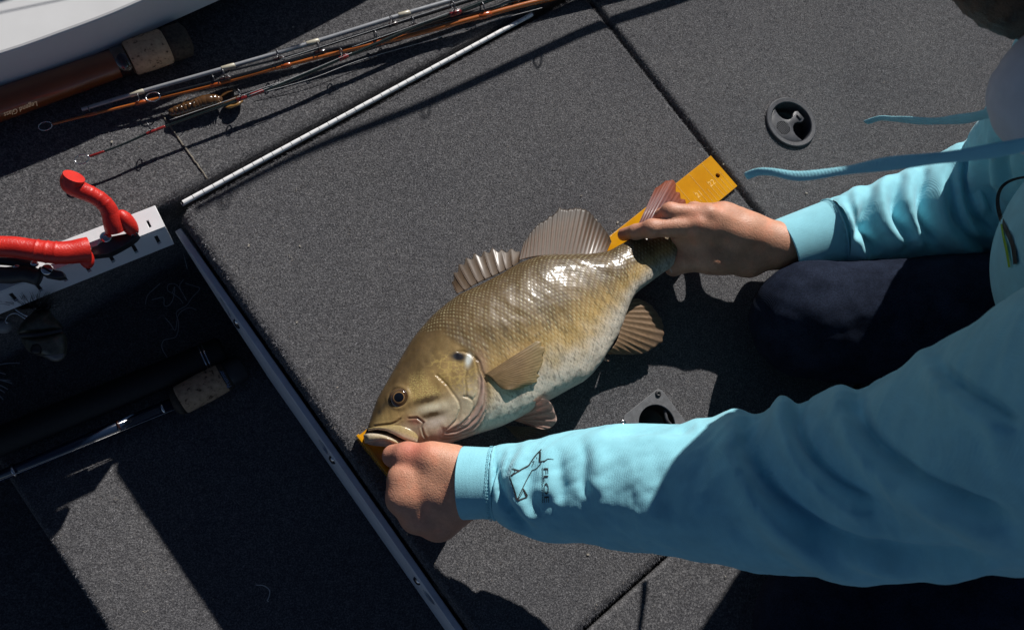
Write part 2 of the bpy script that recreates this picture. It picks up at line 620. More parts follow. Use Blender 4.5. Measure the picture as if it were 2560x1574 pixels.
# ---- white gunwale at the top left
gun = empty('gunwale', P(200, 100, 0.0), 'white painted gunwale moulding at the boat side behind the rods', 'gunwale')
fold = catmull([P(-420, 260, 0.080), P(0, 134, 0.080), P(148, 83, 0.080), P(259, 42, 0.080), P(356, 1, 0.080), P(700, -150, 0.080), P(1100, -340, 0.080), P(1800, -700, 0.080)], 60)
out = np.array([-VD[0], -VD[1], 0.0])     # towards the water
Vg, Fg = [], []
gp = [(0.002, 0.030), (0.001, 0.034), (0.0, 0.0775), (-0.001, 0.0792), (-0.003, 0.0800), (-0.02, 0.0802), (-0.20, 0.082), (-0.23, 0.080), (-0.235, -0.02), (-0.07, -0.02), (-0.06, 0.030)]
gp = [(-a, b) for a, b in gp]
for q in fold:
    for a, b in gp:
        Vg.append(np.array([q[0], q[1], 0]) + out * a + np.array([0, 0, b]))
m = len(gp)
for i in range(len(fold) - 1):
    for k in range(m):
        k2 = (k + 1) % m
        Fg.append((i * m + k2, i * m + k, (i + 1) * m + k, (i + 1) * m + k2))
Fg += [tuple(range(m)), tuple(range(len(fold) * m - 1, (len(fold) - 1) * m - 1, -1))]
sharp(mesh_obj('moulding', Vg, Fg, MAT['white_gel'], gun), 16)
wall_v = []
lin = []
for q in fold:
    a = np.array([q[0], q[1], 0]) + out * 0.058
    lin.append(a)
V = [x + np.array([0, 0, z]) for x in lin for z in (-0.05, 0.032)]
F = [(2 * i, 2 * i + 2, 2 * i + 3, 2 * i + 1) for i in range(len(lin) - 1)]
mesh_obj('liner', V, F, MAT['black'], gun, False)
# ================================================================== the fish
def skin_material(name, rough=0.24, coat=0.35):
    m = MatBuilder(name)
    pg = m.pigment()
    sp = m.noise(900, 3, 0.6)
    m.color(m.mix(1.0, pg, m.ramp(sp, [(0.3, (0.78, 0.78, 0.78)), (0.7, (1, 1, 1))]), 'MULTIPLY'))
    m.set(Roughness=rough, Coat_Weight=coat, Coat_Roughness=0.16, Subsurface_Weight=0.05, Subsurface_Scale=0.003)
    m.b.inputs['Subsurface Radius'].default_value = (1.0, 0.5, 0.3)
    m.b.inputs['Specular IOR Level'].default_value = 0.22
    m.bump(m.noise(1400, 3, 0.6), 0.10, 0.0005)
    return m.m
MAT['fish'] = skin_material('wet bass skin', 0.42, 0.30)

FZ = 0.040      # height of the fish's mid plane
ST = [((911, 1086), (909, 1096)), ((919, 1068), (922, 1110)), ((928, 1044), (960, 1116)), ((942, 1000), (1020, 1119)), ((966, 957), (1078, 1117)),
      ((995, 905), (1126, 1107)), ((1040, 834), (1190, 1086)), ((1090, 780), (1252, 1066)), ((1143, 738), (1312, 1037)), ((1202, 710), (1366, 1005)),
      ((1255, 682), (1414, 978)), ((1301, 656), (1460, 951)), ((1345, 641), (1494, 913)), ((1400, 635), (1521, 870)), ((1458, 635), (1547, 824)),
      ((1512, 629), (1563, 778)), ((1548, 612), (1583, 740)), ((1580, 595), (1625, 706)), ((1616, 578), (1664, 678)), ((1660, 562), (1706, 652)), ((1706, 548), (1748, 628))]
TH = [0.004, 0.010, 0.016, 0.023, 0.029, 0.033, 0.037, 0.0385, 0.039, 0.038, 0.0365, 0.034, 0.031, 0.027, 0.0235, 0.0205, 0.018, 0.016, 0.0140, 0.0120, 0.007]
NU, NT, NB = 700, 200, 44
Dp = catmull([np.r_[P(*d, FZ)] for d, v in ST], NU)
Vp = catmull([np.r_[P(*v, FZ)] for d, v in ST], NU)
# even out along the mean axis
th_ctrl = np.linspace(0, 1, len(TH))
mid_ctrl = np.array([(P(*d, FZ) + P(*v, FZ)) / 2 for d, v in ST])
dl = np.r_[0, np.cumsum(np.linalg.norm(np.diff(np.array([P(*d, FZ) for d, v in ST]), axis=0), axis=1))]
dlp = np.r_[0, np.cumsum(np.linalg.norm(np.diff(Dp, axis=0), axis=1))]
# rebuild both outlines on a common station parameter
stn = np.linspace(0, len(ST) - 1, NU)
def along(pts):
    p = np.asarray(pts, float)
    ext = np.vstack([2 * p[0] - p[1], p, 2 * p[-1] - p[-2]])
    i = np.minimum(stn.astype(int), len(p) - 2)
    f = (stn - i)[:, None]
    a, b, c, d = ext[i], ext[i + 1], ext[i + 2], ext[i + 3]
    return 0.5 * ((2 * b) + (c - a) * f + (2 * a - 5 * b + 4 * c - d) * f * f + (3 * b - a - 3 * c + d) * f ** 3)
Dp = along([P(*d, FZ) for d, v in ST])
Vp = along([P(*v, FZ) for d, v in ST])
Th = along(np.array(TH)[:, None])[:, 0]
Cn = (Dp + Vp) / 2
Hw = np.linalg.norm(Dp - Vp, axis=1) / 2
Dr = (Dp - Vp) / (2 * Hw[:, None])
ax_len = np.r_[0, np.cumsum(np.linalg.norm(np.diff(Cn, axis=0), axis=1))]
theta = np.r_[np.linspace(0, np.pi, NT, endpoint=False), np.linspace(np.pi, 2 * np.pi, NB, endpoint=False)]
ct, sn = np.cos(theta), np.sin(theta)
# fuller flank: superellipse section, keeled back
shape_c = np.sign(ct) * np.abs(ct) ** 0.95
shape_s = np.sign(sn) * np.abs(sn) ** 0.70
pos = Cn[:, None, :] + Hw[:, None, None] * shape_c[None, :, None] * Dr[:, None, :]
pos[..., 2] += Th[:, None] * shape_s[None, :] - 0.20 * Th[:, None] * ct[None, :]
pos = pos.reshape(-1, 3)
NTT = NT + NB
U = np.repeat(ax_len, NTT)
girth = np.tile(np.r_[np.linspace(0, 1, NT, endpoint=False), np.linspace(1, 0, NB, endpoint=False)], NU)   # 0 back, 1 belly
G = girth * np.repeat(Hw, NTT) * 2.35
upper = np.tile(np.r_[np.ones(NT), np.zeros(NB)], NU) > 0.5
px = PROJ(pos)
X, Y = px[:, 0], px[:, 1]
Ln = ax_len[-1]

# --- traced head features (photo pixels)
def c8(*pts):
    return [(900 + a / 6.047, 880 + b / 6.047) for a, b in pts]
PREOP = c8((1120, 330), (1200, 400), (1300, 500), (1400, 640), (1475, 745), (1497, 850), (1455, 1000), (1350, 1110), (1245, 1185))
OPERC = c8((1440, 10), (1560, 5), (1660, 40), (1720, 110), (1755, 230), (1768, 400), (1758, 560), (1735, 660), (1695, 720))
SUBOP = c8((1530, 675), (1620, 690), (1690, 740), (1690, 880), (1640, 1000), (1540, 1100), (1420, 1160), (1270, 1200))
CREASE1 = c8((1620, 250), (1590, 420), (1610, 560), (1605, 665), (1530, 675))
BRAN = [c8((1800, 280), (1830, 450), (1815, 620), (1760, 800), (1660, 960), (1520, 1090), (1300, 1210)),
        c8((1880, 400), (1895, 600), (1860, 800), (1780, 960), (1640, 1100), (1460, 1190), (1260, 1230)),
        c8((1900, 700), (1880, 900), (1790, 1060), (1640, 1170), (1450, 1250), (1230, 1290)),
        c8((1870, 1020), (1760, 1160), (1600, 1240), (1400, 1300), (1200, 1330))]
GILL = c8((1700, 40), (1790, 160), (1830, 300), (1890, 420), (1915, 620), (1905, 860), (1850, 1060), (1760, 1200), (1700, 1270))
CHEEK = c8((700, 1000), (860, 990), (960, 1060), (930, 1130), (960, 1240), (1020, 1330))
SNOUTC = c8((190, 1120), (330, 1100), (470, 1085), (560, 1050), (640, 980))

def line_d(line):
    return polyline_dist(px, line)
relief = np.zeros(len(pos))
headmask = smooth(X * 0.62 - Y * 0.78, -40, -120)       # 1 on the head, 0 on the trunk (diagonal cut)
gd, gs, gt = line_d(GILL)
is_head = soft_poly(px, GILL + [(1050, 1140), (880, 1140), (880, 1060), (960, 900), (1040, 830), (1100, 830)], 9)
# plates overlap backwards: each edge is a small step with a groove behind it
for line, h, w, sgn in ((PREOP, 0.0010, 9, 1), (OPERC, 0.0011, 8, 1), (SUBOP, 0.0008, 7, 1), (GILL, 0.0016, 10, 1)):
    d, s, t = line_d(line)  # black sheet added behind the slots in place of the shade there
    fade = smooth(t, 0, 0.06) * smooth(t, 1, 0.94)
    sd = d * s
    relief += h * fade * np.exp(-(d / (w * 2.2)) ** 2) * np.where(s > 0, 0.9, 0.0)
    relief -= 0.8 * h * fade * np.exp(-((d - 3.0) / 3.2) ** 2) * np.where(s > 0, 0, 1)
    relief -= 0.4 * h * fade * np.exp(-(d / 2.0) ** 2)
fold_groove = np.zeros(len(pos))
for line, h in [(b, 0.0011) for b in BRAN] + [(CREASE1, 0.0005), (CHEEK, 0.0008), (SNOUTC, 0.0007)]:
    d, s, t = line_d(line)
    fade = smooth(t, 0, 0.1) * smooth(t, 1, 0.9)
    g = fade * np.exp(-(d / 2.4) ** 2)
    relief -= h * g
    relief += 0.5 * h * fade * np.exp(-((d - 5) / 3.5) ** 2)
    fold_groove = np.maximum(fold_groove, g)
# eye socket
EYE = np.array([997.0, 993.0])
ed = np.hypot((X - EYE[0]), (Y - EYE[1]))
relief += 0.0012 * np.exp(-((ed - 26) / 7) ** 2) - 0.003 * smooth(ed, 25, 8)
# mouth slit between upper and lower jaw
MOUTH = c8((90, 1215), (160, 1190), (300, 1190), (420, 1215), (560, 1290), (680, 1370))
md, ms, mt_ = line_d(MOUTH)
relief -= 0.006 * np.exp(-(md / (6.5 * (1 - 0.5 * mt_))) ** 2)
# soft facial swellings
relief += 0.0022 * np.exp(-(((X - 1085) / 30) ** 2 + ((Y - 1010) / 30) ** 2))
relief += 0.0010 * (fbm(U * 55, G * 55, 5) - 0.5) * 2

# --- scales
trunk = (1 - is_head) * smooth(U, 0, 0.02)
su = 0.0062 - 0.0018 * smooth(U, Ln * 0.62, Ln)
row = G / 0.0033
ri = np.floor(row)
rf = row - ri
uu = U / 0.0049 + 0.5 * (ri % 2) + 0.10 * np.sin(G * 90)
ui = np.floor(uu)
uf = uu - ui
jit = hash2(ui, ri, 3)
scale_h = (0.25 + 0.75 * uf ** 1.0) * (1 - (2 * rf - 1) ** 4)
edge = smooth(uf, 0.58, 0.74) * smooth(uf, 0.99, 0.90) * smooth(np.abs(2 * rf - 1), 0.85, 0.45)
sc_amp = trunk * smooth(girth, 0.02, 0.10) * smooth(girth, 0.97, 0.72)
relief += 0.00016 * sc_amp * (scale_h + 0.5 * (jit - 0.5) * scale_h)
relief *= np.where(upper, 1, 0)
relief *= smooth(np.tile(np.r_[np.linspace(0, 1, NT, endpoint=False), np.zeros(NB)], NU), 0.0, 0.06) * smooth(np.tile(np.r_[np.linspace(0, 1, NT, endpoint=False), np.ones(NB)], NU), 1.0, 0.95)

# normals of the smooth body for displacement
def grid_normals(p, nu, nt):
    g = p.reshape(nu, nt, 3)
    du = np.gradient(g, axis=0)
    dv = np.roll(g, -1, 1) - np.roll(g, 1, 1)
    n = np.cross(dv, du)
    n /= np.linalg.norm(n, axis=2)[..., None] + 1e-12
    return n.reshape(-1, 3)
nr = grid_normals(pos, NU, NTT)
if nr[(NU // 2) * NTT + NT // 2][2] < 0:
    nr = -nr
pos2 = pos + nr * relief[:, None]
pos2[:, 2] = np.maximum(pos2[:, 2], 0.0065)

# --- pigment, with crease and gill-edge shade added in
def lerp(a, b, t):
    return a * (1 - t[:, None]) + b * t[:, None]
A = lambda *c: np.array(c)[None, :]
back, gold, pale, belly = A(0.090, 0.055, 0.022), A(0.185, 0.118, 0.046), A(0.50, 0.335, 0.130), A(0.66, 0.59, 0.485)
col = np.repeat(back, len(pos), 0)
col = lerp(col, gold, smooth(girth, 0.08, 0.46))
col = lerp(col, pale, smooth(girth + 0.06 * (fbm(U * 60, G * 60, 9) - 0.5), 0.42, 0.62))
col = lerp(col, belly, smooth(girth + 0.12 * (fbm(U * 80, G * 80, 19) - 0.5), 0.56, 0.80))
# soft vertical mottling of the flank
mott = fbm(U * 70, G * 24, 21)
col *= (1 - 0.28 * smooth(mott, 0.5, 0.72) * smooth(girth, 0.15, 0.3) * smooth(girth, 0.95, 0.75))[:, None]
# dark flecks thinning towards the belly
fl = fbm(U * 420, G * 200, 31, 2)
col *= (1 - 0.36 * smooth(fl, 0.58, 0.74) * trunk * smooth(girth, 0.35, 0.5) * smooth(girth, 1.0, 0.8))[:, None]
# scales: dark pockets, pale golden free edges
pocket = smooth(uf, 0.45, 0.1) * sc_amp
col *= (1 - 0.28 * pocket * (0.5 + 0.9 * jit))[:, None]
shine = A(0.60, 0.56, 0.33)
col = lerp(col, np.repeat(shine, len(pos), 0), 0.48 * edge * sc_amp * smooth(girth, 0.85, 0.5) * (0.15 + 0.95 * jit) * (0.45 + 0.9 * fbm(U * 40, G * 40, 29)))
# head
hcol = np.repeat(A(0.100, 0.064, 0.027), len(pos), 0)
hg = np.clip(girth, 0, 1)
hcol = lerp(hcol, np.repeat(A(0.30, 0.200, 0.080), len(pos), 0), smooth(hg, 0.18, 0.46))
hcol = lerp(hcol, np.repeat(A(0.46, 0.38, 0.26), len(pos), 0), smooth(hg, 0.50, 0.66))
hcol = lerp(hcol, np.repeat(A(0.50, 0.355, 0.285), len(pos), 0), smooth(hg, 0.68, 0.85))
n1 = fbm(X / 26, Y / 26, 41)
n2 = fbm(X / 8, Y / 8, 43)
hcol *= (0.60 + 0.6 * n1 + 0.40 * n2)[:, None]
# golden vermiculation on opercle and dots on cheek
ver = np.abs(fbm(X / 9, Y / 9, 47, 2) - 0.5)
op_zone = soft_poly(px, c8((1100, 20), (1450, 20), (1720, 110), (1760, 560), (1600, 660), (1400, 560), (1150, 330), (1000, 200)), 12)
hcol = lerp(hcol, np.repeat(A(0.58, 0.42, 0.14), len(pos), 0), 0.6 * smooth(ver, 0.13, 0.02) * op_zone)
dot_zone = soft_poly(px, c8((760, 340), (960, 280), (1050, 440), (1200, 560), (1230, 680), (1000, 760), (800, 740), (740, 560)), 8)
dx, dy = X / 4.6, Y / 4.6
dxi, dyi = np.floor(dx), np.floor(dy)
ddd = np.hypot(dx - dxi - 0.2 - 0.6 * hash2(dxi, dyi, 61), dy - dyi - 0.2 - 0.6 * hash2(dxi, dyi, 62))
hcol = lerp(hcol, np.repeat(A(0.62, 0.50, 0.18), len(pos), 0), 0.8 * smooth(ddd, 0.42, 0.2) * dot_zone)
def blob(cx, cy, ax, ay, ang):
    c, s = math.cos(math.radians(ang)), math.sin(math.radians(ang))
    a = ((X - cx) * c + (Y - cy) * s) / ax
    b = (-(X - cx) * s + (Y - cy) * c) / ay
    return np.exp(-(a * a + b * b))
def paint(color, mask):
    global hcol
    hcol = lerp(hcol, np.repeat(A(*color), len(pos), 0), np.clip(mask, 0, 1))
brk = 0.6 + 0.8 * fbm(X / 7, Y / 7, 71)
paint((0.74, 0.67, 0.48), 1.0 * blob(1080, 1019, 40, 13, -12) * brk)      # pale cheek band
paint((0.70, 0.62, 0.52), 1.0 * blob(1088, 1054, 30, 14, -20) * brk)
paint((0.085, 0.055, 0.025), 1.25 * blob(1068, 999, 40, 9, -14) * brk)     # dark bars behind the eye
paint((0.095, 0.062, 0.03), 1.2 * blob(1080, 1036, 32, 8, -12) * brk)
paint((0.30, 0.13, 0.09), 0.9 * blob(1037, 1052, 20, 12, 12))              # raw red patch above the jaw
paint((0.02, 0.02, 0.025), 1.6 * blob(1146, 891, 17, 10, 12))               # opercle spot
paint((0.74, 0.76, 0.70), 1.7 * blob(1172, 898, 6.5, 15, 12))              # white flash behind it
paint((0.035, 0.028, 0.02), 1.0 * blob(948, 1029, 5, 7, 20))               # nostril
paint((0.06, 0.042, 0.02), 0.8 * blob(958, 1015, 26, 9, -50))
paint((0.09, 0.06, 0.028), 0.6 * blob(1060, 905, 60, 22, -50) * brk)
paint((0.34, 0.25, 0.10), 0.55 * blob(960, 1048, 20, 12, -20) * brk)
paint((0.47, 0.30, 0.25), 0.8 * smooth(polyline_dist(px, BRAN[1])[0], 22, 8))
paint((0.05, 0.035, 0.02), 0.75 * fold_groove * 0.6)  # shade in the skin creases put into the colour
mo = np.exp(-(md / 6.0) ** 2)
paint((0.035, 0.022, 0.02), mo)
paint((0.030, 0.022, 0.015), smooth(ed, 24, 19))
col = lerp(col, hcol, is_head)
# pectoral base patch and reddish throat
col = lerp(col, np.repeat(A(0.70, 0.66, 0.56), len(pos), 0), np.clip(1.2 * blob(1248, 955, 9, 16, -35), 0, 1))
col = lerp(col, np.repeat(A(0.42, 0.30, 0.13), len(pos), 0), np.clip(0.8 * blob(1225, 935, 22, 16, 30), 0, 1))
col = lerp(col, np.repeat(A(0.40, 0.25, 0.17), len(pos), 0), np.clip(0.8 * blob(1205, 920, 16, 40, -5) * (1 - is_head), 0, 1))
gill_shade = np.exp(-(gd / 4) ** 2) * np.where(gs < 0, 1, 0.3)
col *= (1 - 0.35 * gill_shade)[:, None]  # shade behind the gill edge, darkened into the colour
i = np.arange(NU - 1)[:, None] * NTT
j = np.arange(NTT)[None, :]
j2 = (j + 1) % NTT
FF = np.stack([i + j, i + NTT + j, i + NTT + j2, i + j2], -1).reshape(-1, 4)
fish = empty('fish', P(1280, 870, 0), 'large smallmouth bass lying on the yellow ruler, tail and jaw held by hands', 'fish')
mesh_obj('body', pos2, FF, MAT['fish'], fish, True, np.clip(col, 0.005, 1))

# --- eye
er = 0.0112
ec = P(EYE[0], EYE[1], 0.0)
near = np.argmin(np.where(upper, ed, 1e9))
ec = pos2[near] + np.array([0, 0, 0.001])
en = nr[near] * 0.75 + np.array([0.10, -0.10, 0.35])
en /= np.linalg.norm(en)
s1 = np.cross(en, [0, 0, 1.0]); s1 /= np.linalg.norm(s1)
s2 = np.cross(en, s1)
ev, ecol = [], []
for k in range(40):
    a = math.radians(90 * k / 39)
    for q in range(40):
        b = 2 * math.pi * q / 40
        ev.append(ec + er * (math.sin(a) * (math.cos(b) * s1 + math.sin(b) * s2)) + en * er * 0.62 * math.cos(a))
        dgr = math.degrees(a)
        if dgr < 27:
            c_ = (0.004, 0.005, 0.008)
        elif dgr < 30.5:
            c_ = (0.26, 0.15, 0.06)
        else:
            w = 0.5 + 0.5 * math.sin(b * 2 + 0.6)
            c_ = (0.050 + 0.045 * w, 0.024 + 0.032 * w, 0.010 + 0.010 * w)
            if dgr > 70:
                c_ = (0.02, 0.014, 0.008)
        ecol.append(c_)
EF = [(k * 40 + q, k * 40 + 40 + q, k * 40 + 40 + (q + 1) % 40, k * 40 + (q + 1) % 40) for k in range(39) for q in range(40)]
me = MatBuilder('wet eye')
me.color(me.pigment()).set(Roughness=0.06, Coat_Weight=1.0, Coat_Roughness=0.02)
mesh_obj('eye', ev, [f[::-1] for f in EF], me.m, fish, True, np.array(ecol))

def surf_z(px_, py_):
    k = np.argmin(np.where(upper, np.hypot(X - px_, Y - py_), 1e9))
    return pos2[k][2]

# --- jaws: rounded plates that follow the mouth
def ribbon_plate(name, top, bot, lift, thick, colors, n=46, m=14, parent=None):
    """soft plate between two traced edges, standing proud of the head"""
    a = catmull(top, n)
    b = catmull(bot, n)
    V, C = [], []
    for i_ in range(n):
        t = i_ / (n - 1)
        z0 = surf_z(*(0.5 * (a[i_] + b[i_])))
        for k in range(m):
            f = k / (m - 1)
            q = a[i_] * (1 - f) + b[i_] * f
            bul = math.sqrt(max(1 - (2 * f - 1) ** 2, 0)) * min(1, 8 * min(t, 1 - t) + 0.25)
            V.append(P(q[0], q[1], z0 + lift + thick * bul))
            e = min(max(f * 1.0, 0), 1)
            c0, c1, c2 = (np.array(x) for x in colors)
            c = c0 * (1 - 2 * e) + c1 * 2 * e if e < 0.5 else c1 * (2 - 2 * e) + c2 * (2 * e - 1)
            c = c * (0.85 + 0.3 * random.random())
            C.append(c)
    nb = len(V)
    for i_ in range(n):
        for k in range(m):
            v = V[i_ * m + k]
            V.append(v - np.array([0, 0, thick * 1.2 + 0.003]))
            C.append(C[i_ * m + k])
    F = []
    for i_ in range(n - 1):
        for k in range(m - 1):
            q = (i_ * m + k, i_ * m + k + 1, (i_ + 1) * m + k + 1, (i_ + 1) * m + k)
            F.append(q)
            F.append(tuple(x + nb for x in q[::-1]))
    per = [i_ * m for i_ in range(n)] + [(n - 1) * m + k for k in range(1, m)] + [i_ * m + m - 1 for i_ in range(n - 2, -1, -1)] + [k for k in range(m - 2, 0, -1)]
    for x, y in zip(per, per[1:] + per[:1]):
        F.append((y, x, x + nb, y + nb))
    o = mesh_obj(name, V, F, MAT['fish'], parent or fish, True, np.array(C))
    bm = bmesh.new(); bm.from_mesh(o.data); bmesh.ops.recalc_face_normals(bm, faces=bm.faces); bm.to_mesh(o.data); bm.free()
    return o
ribbon_plate('upper_jaw', c8((115, 1150), (230, 1125), (360, 1115), (520, 1095), (680, 1115), (800, 1165), (890, 1230)),
             c8((130, 1185), (240, 1165), (380, 1180), (520, 1240), (640, 1300), (760, 1345), (865, 1365)), 0.0006, 0.0022,
             ((0.34, 0.25, 0.10), (0.50, 0.38, 0.19), (0.62, 0.50, 0.40)))
ribbon_plate('lower_jaw', c8((55, 1245), (130, 1225), (260, 1230), (380, 1255), (500, 1300), (620, 1355), (720, 1400)),
             c8((75, 1360), (150, 1365), (250, 1345), (360, 1335), (480, 1365), (600, 1420), (690, 1450)), 0.0010, 0.0042,
             ((0.60, 0.52, 0.40), (0.46, 0.36, 0.20), (0.62, 0.42, 0.32)))

# --- fins
def fin(name, bases, tips, zb, zt, nray, c_ray, c_mem, c_edge, corr=0.0012, scallop=0.0, thick=0.0007, label=None, bow=0.0, sub=7, nl=22, bars=0.0, seed=1):
    n = nray * sub + 1
    B = catmull(bases, n)
    T = catmull(tips, n)
    V, C = [], []
    zb_ = np.interp(np.linspace(0, 1, n), np.linspace(0, 1, len(np.atleast_1d(zb))), np.atleast_1d(zb)) if np.ndim(zb) else np.full(n, zb)
    zt_ = np.interp(np.linspace(0, 1, n), np.linspace(0, 1, len(np.atleast_1d(zt))), np.atleast_1d(zt)) if np.ndim(zt) else np.full(n, zt)
    rr = np.random.default_rng(seed)
    ray_l = 1 + 0.03 * rr.normal(size=nray + 1)
    for side in (1, -1):
        for i_ in range(n):
            ph = (i_ % sub) / sub
            ray = math.cos(2 * math.pi * ph) * 0.5 + 0.5
            k_ = i_ / sub
            L = np.interp(k_, np.arange(nray + 1), ray_l)
            L *= 1 - scallop * (1 - ray)
            for k in range(nl):
                f = k / (nl - 1) * L
                q = B[i_] * (1 - f) + T[i_] * f
                z = zb_[i_] * (1 - f) + zt_[i_] * f + bow * math.sin(math.pi * min(f, 1))
                z += side * (thick / 2) * (1.15 - 0.8 * min(f, 1)) + (ray ** 2 - 0.4) * corr * (0.35 + 0.65 * min(f * 2, 1)) * (1 if side > 0 else 0.8)
                V.append(P(q[0], q[1], z))
                w = ray ** 3
                c = np.array(c_mem) * (1 - w) + np.array(c_ray) * w
                c = c * (1 - smooth(np.array([f]), 0.55, 1.05)[0]) + np.array(c_edge) * smooth(np.array([f]), 0.55, 1.05)[0]
                if bars:
                    c = c * (1 - bars * (0.5 + 0.5 * math.sin(f * 16 + 1.2 * math.sin(k_))))
                c = c * (0.82 + 0.36 * rr.random())
                C.append(c)
    m = n * nl
    F = []
    for i_ in range(n - 1):
        for k in range(nl - 1):
            q = (i_ * nl + k, (i_ + 1) * nl + k, (i_ + 1) * nl + k + 1, i_ * nl + k + 1)
            F.append(q)
            F.append(tuple(x + m for x in q[::-1]))
    per = [k for k in range(nl)] + [i_ * nl + nl - 1 for i_ in range(1, n)] + [(n - 1) * nl + k for k in range(nl - 2, -1, -1)] + [i_ * nl for i_ in range(n - 2, 0, -1)]
    for x, y in zip(per, per[1:] + per[:1]):
        F.append((x, y, y + m, x + m))
    o = mesh_obj(name, V, F, MAT['fin'], fish, True, np.clip(np.array(C), 0.01, 1))
    bm = bmesh.new(); bm.from_mesh(o.data); bmesh.ops.recalc_face_normals(bm, faces=bm.faces); bm.to_mesh(o.data); bm.free()
    if label:
        o['label'] = label
    return o
mf = MatBuilder('wet fin membrane')
pgm = mf.pigment()
mf.color(pgm).set(Roughness=0.48, Coat_Weight=0.15, Coat_Roughness=0.2)
tr = mf.node('ShaderNodeBsdfTranslucent')
mf.link(pgm, tr.inputs[0])
mx = mf.node('ShaderNodeMixShader')
mx.inputs[0].default_value = 0.45
outn = [n_ for n_ in mf.t.nodes if n_.type == 'OUTPUT_MATERIAL'][0]
mf.link(mf.b.outputs[0], mx.inputs[1])
mf.link(tr.outputs[0], mx.inputs[2])
mf.link(mx.outputs[0], outn.inputs[0])
MAT['fin'] = mf.m

c6 = lambda *p: [(1060 + a / 4.918, 480 + b / 4.918) for a, b in p]
c4 = lambda *p: [(1080 + a / 3.436, 480 + b / 3.436) for a, b in p]
c7 = lambda *p: [(1140 + a / 4.391, 840 + b / 4.391) for a, b in p]
c5 = lambda *p: [(1500 + a / 3.979, 380 + b / 3.979) for a, b in p]
fin('soft_dorsal_fin', c6((1165, 840), (1300, 810), (1500, 790), (1700, 790), (1900, 800), (2080, 795), (2235, 765)),
    c6((1225, 620), (1390, 405), (1640, 245), (1960, 185), (2110, 335), (2240, 480), (2305, 610)), 0.040, [0.036, 0.030, 0.028, 0.024],
    22, (0.20, 0.095, 0.052), (0.135, 0.082, 0.042), (0.080, 0.056, 0.038), corr=0.0004, seed=3, sub=5, scallop=0.02)
spiny_b = c6((410, 1245), (520, 1200), (620, 1140), (740, 1080), (860, 1030), (960, 980), (1060, 930), (1170, 860))
spiny_t = c6((345, 1105), (365, 980), (470, 850), (595, 775), (705, 750), (805, 690), (915, 690), (985, 710), (1095, 700), (1180, 740))
fin('spiny_dorsal_fin', spiny_b, spiny_t, 0.040, 0.030, 9, (0.14, 0.080, 0.042), (0.165, 0.105, 0.058), (0.165, 0.125, 0.090), corr=0.0005, scallop=0.15, seed=5, sub=9)
for k, (b_, t_) in enumerate(zip(catmull(spiny_b, 10), catmull(spiny_t, 10))):
    pth = catmull([P(*b_, 0.0402), P(*(0.5 * (np.array(b_) + t_) + np.array([-2, 0])), 0.0352), P(*(np.array(t_) + 0.03 * (np.array(t_) - b_)), 0.0300)], 8)
    V_, F_ = tube_data(pth, np.linspace(0.0008, 0.0002, 8), 7)
    mesh_obj('spine', V_, F_, MAT['fin'], fish, True, np.tile(np.array([[0.13, 0.080, 0.045]]), (len(V_), 1)))
fin('anal_fin', c4((1690, 925), (1655, 1040), (1625, 1150), (1590, 1270), (1545, 1340), (1500, 1382)),
    c4((1775, 912), (1890, 975), (1975, 1085), (2000, 1170), (1960, 1290), (1850, 1375), (1700, 1395), (1525, 1392)), 0.036, [0.034, 0.026, 0.022, 0.024],
    14, (0.50, 0.33, 0.20), (0.29, 0.185, 0.105), (0.30, 0.20, 0.13), corr=0.0009, seed=7, sub=6, scallop=0.025)
PEC_B = c7((305, 425), (350, 440), (400, 480), (450, 530), (505, 580))
PEC_T = c7((905, 38), (960, 90), (955, 200), (940, 330), (905, 430), (850, 510), (680, 590))
fin('pectoral_fin', PEC_B,
    PEC_T, [surf_z(*q) + .0022 for q in PEC_B], [surf_z(*q) + .0030 for q in PEC_T],
    18, (0.40, 0.245, 0.125), (0.34, 0.225, 0.105), (0.46, 0.345, 0.175), sub=5, corr=0.00018, bow=0.0035, bars=0.12, seed=9, thick=0.0006)
fin('pelvic_fin', c7((610, 905), (625, 915), (640, 925)), c7((700, 840), (830, 725), (965, 680), (1050, 735), (1090, 830), (1102, 915), (1050, 995), (960, 1020), (820, 985)), 0.036, [0.058, 0.076, 0.072, 0.054],
    9, (0.74, 0.47, 0.38), (0.58, 0.33, 0.26), (0.52, 0.37, 0.31), corr=0.0012, seed=11)
fin('pelvic_fin', c7((530, 985), (545, 995), (560, 1005)), c7((1045, 1000), (1050, 1040), (960, 1090), (850, 1140), (690, 1150)), 0.022, [0.018, 0.016],
    8, (0.28, 0.18, 0.12), (0.17, 0.11, 0.075), (0.14, 0.10, 0.08), corr=0.0014, seed=13)
fin('tail_fin', [(1590, 572), (1612, 588), (1638, 600), (1662, 612), (1684, 626)],
    [(1640, 466), (1678, 450), (1696, 482), (1710, 508), (1728, 538), (1742, 566), (1746, 596), (1738, 622)], [0.048, 0.044, 0.036], [0.020, 0.016, 0.016, 0.012],
    20, (0.36, 0.15, 0.13), (0.27, 0.125, 0.115), (0.38, 0.105, 0.05), sub=5, corr=0.0007, bow=0.010, seed=15)
vent = tube_data(catmull([P(1508, 893, 0.034), P(1514, 899, 0.032), P(1522, 902, 0.030)], 8), np.linspace(0.0022, 0.0005, 8), 8)
mesh_obj('anal_spine', vent[0], vent[1], MAT['fin'], fish, True, np.tile(np.array([[0.55, 0.38, 0.28]]), (len(vent[0]), 1)))

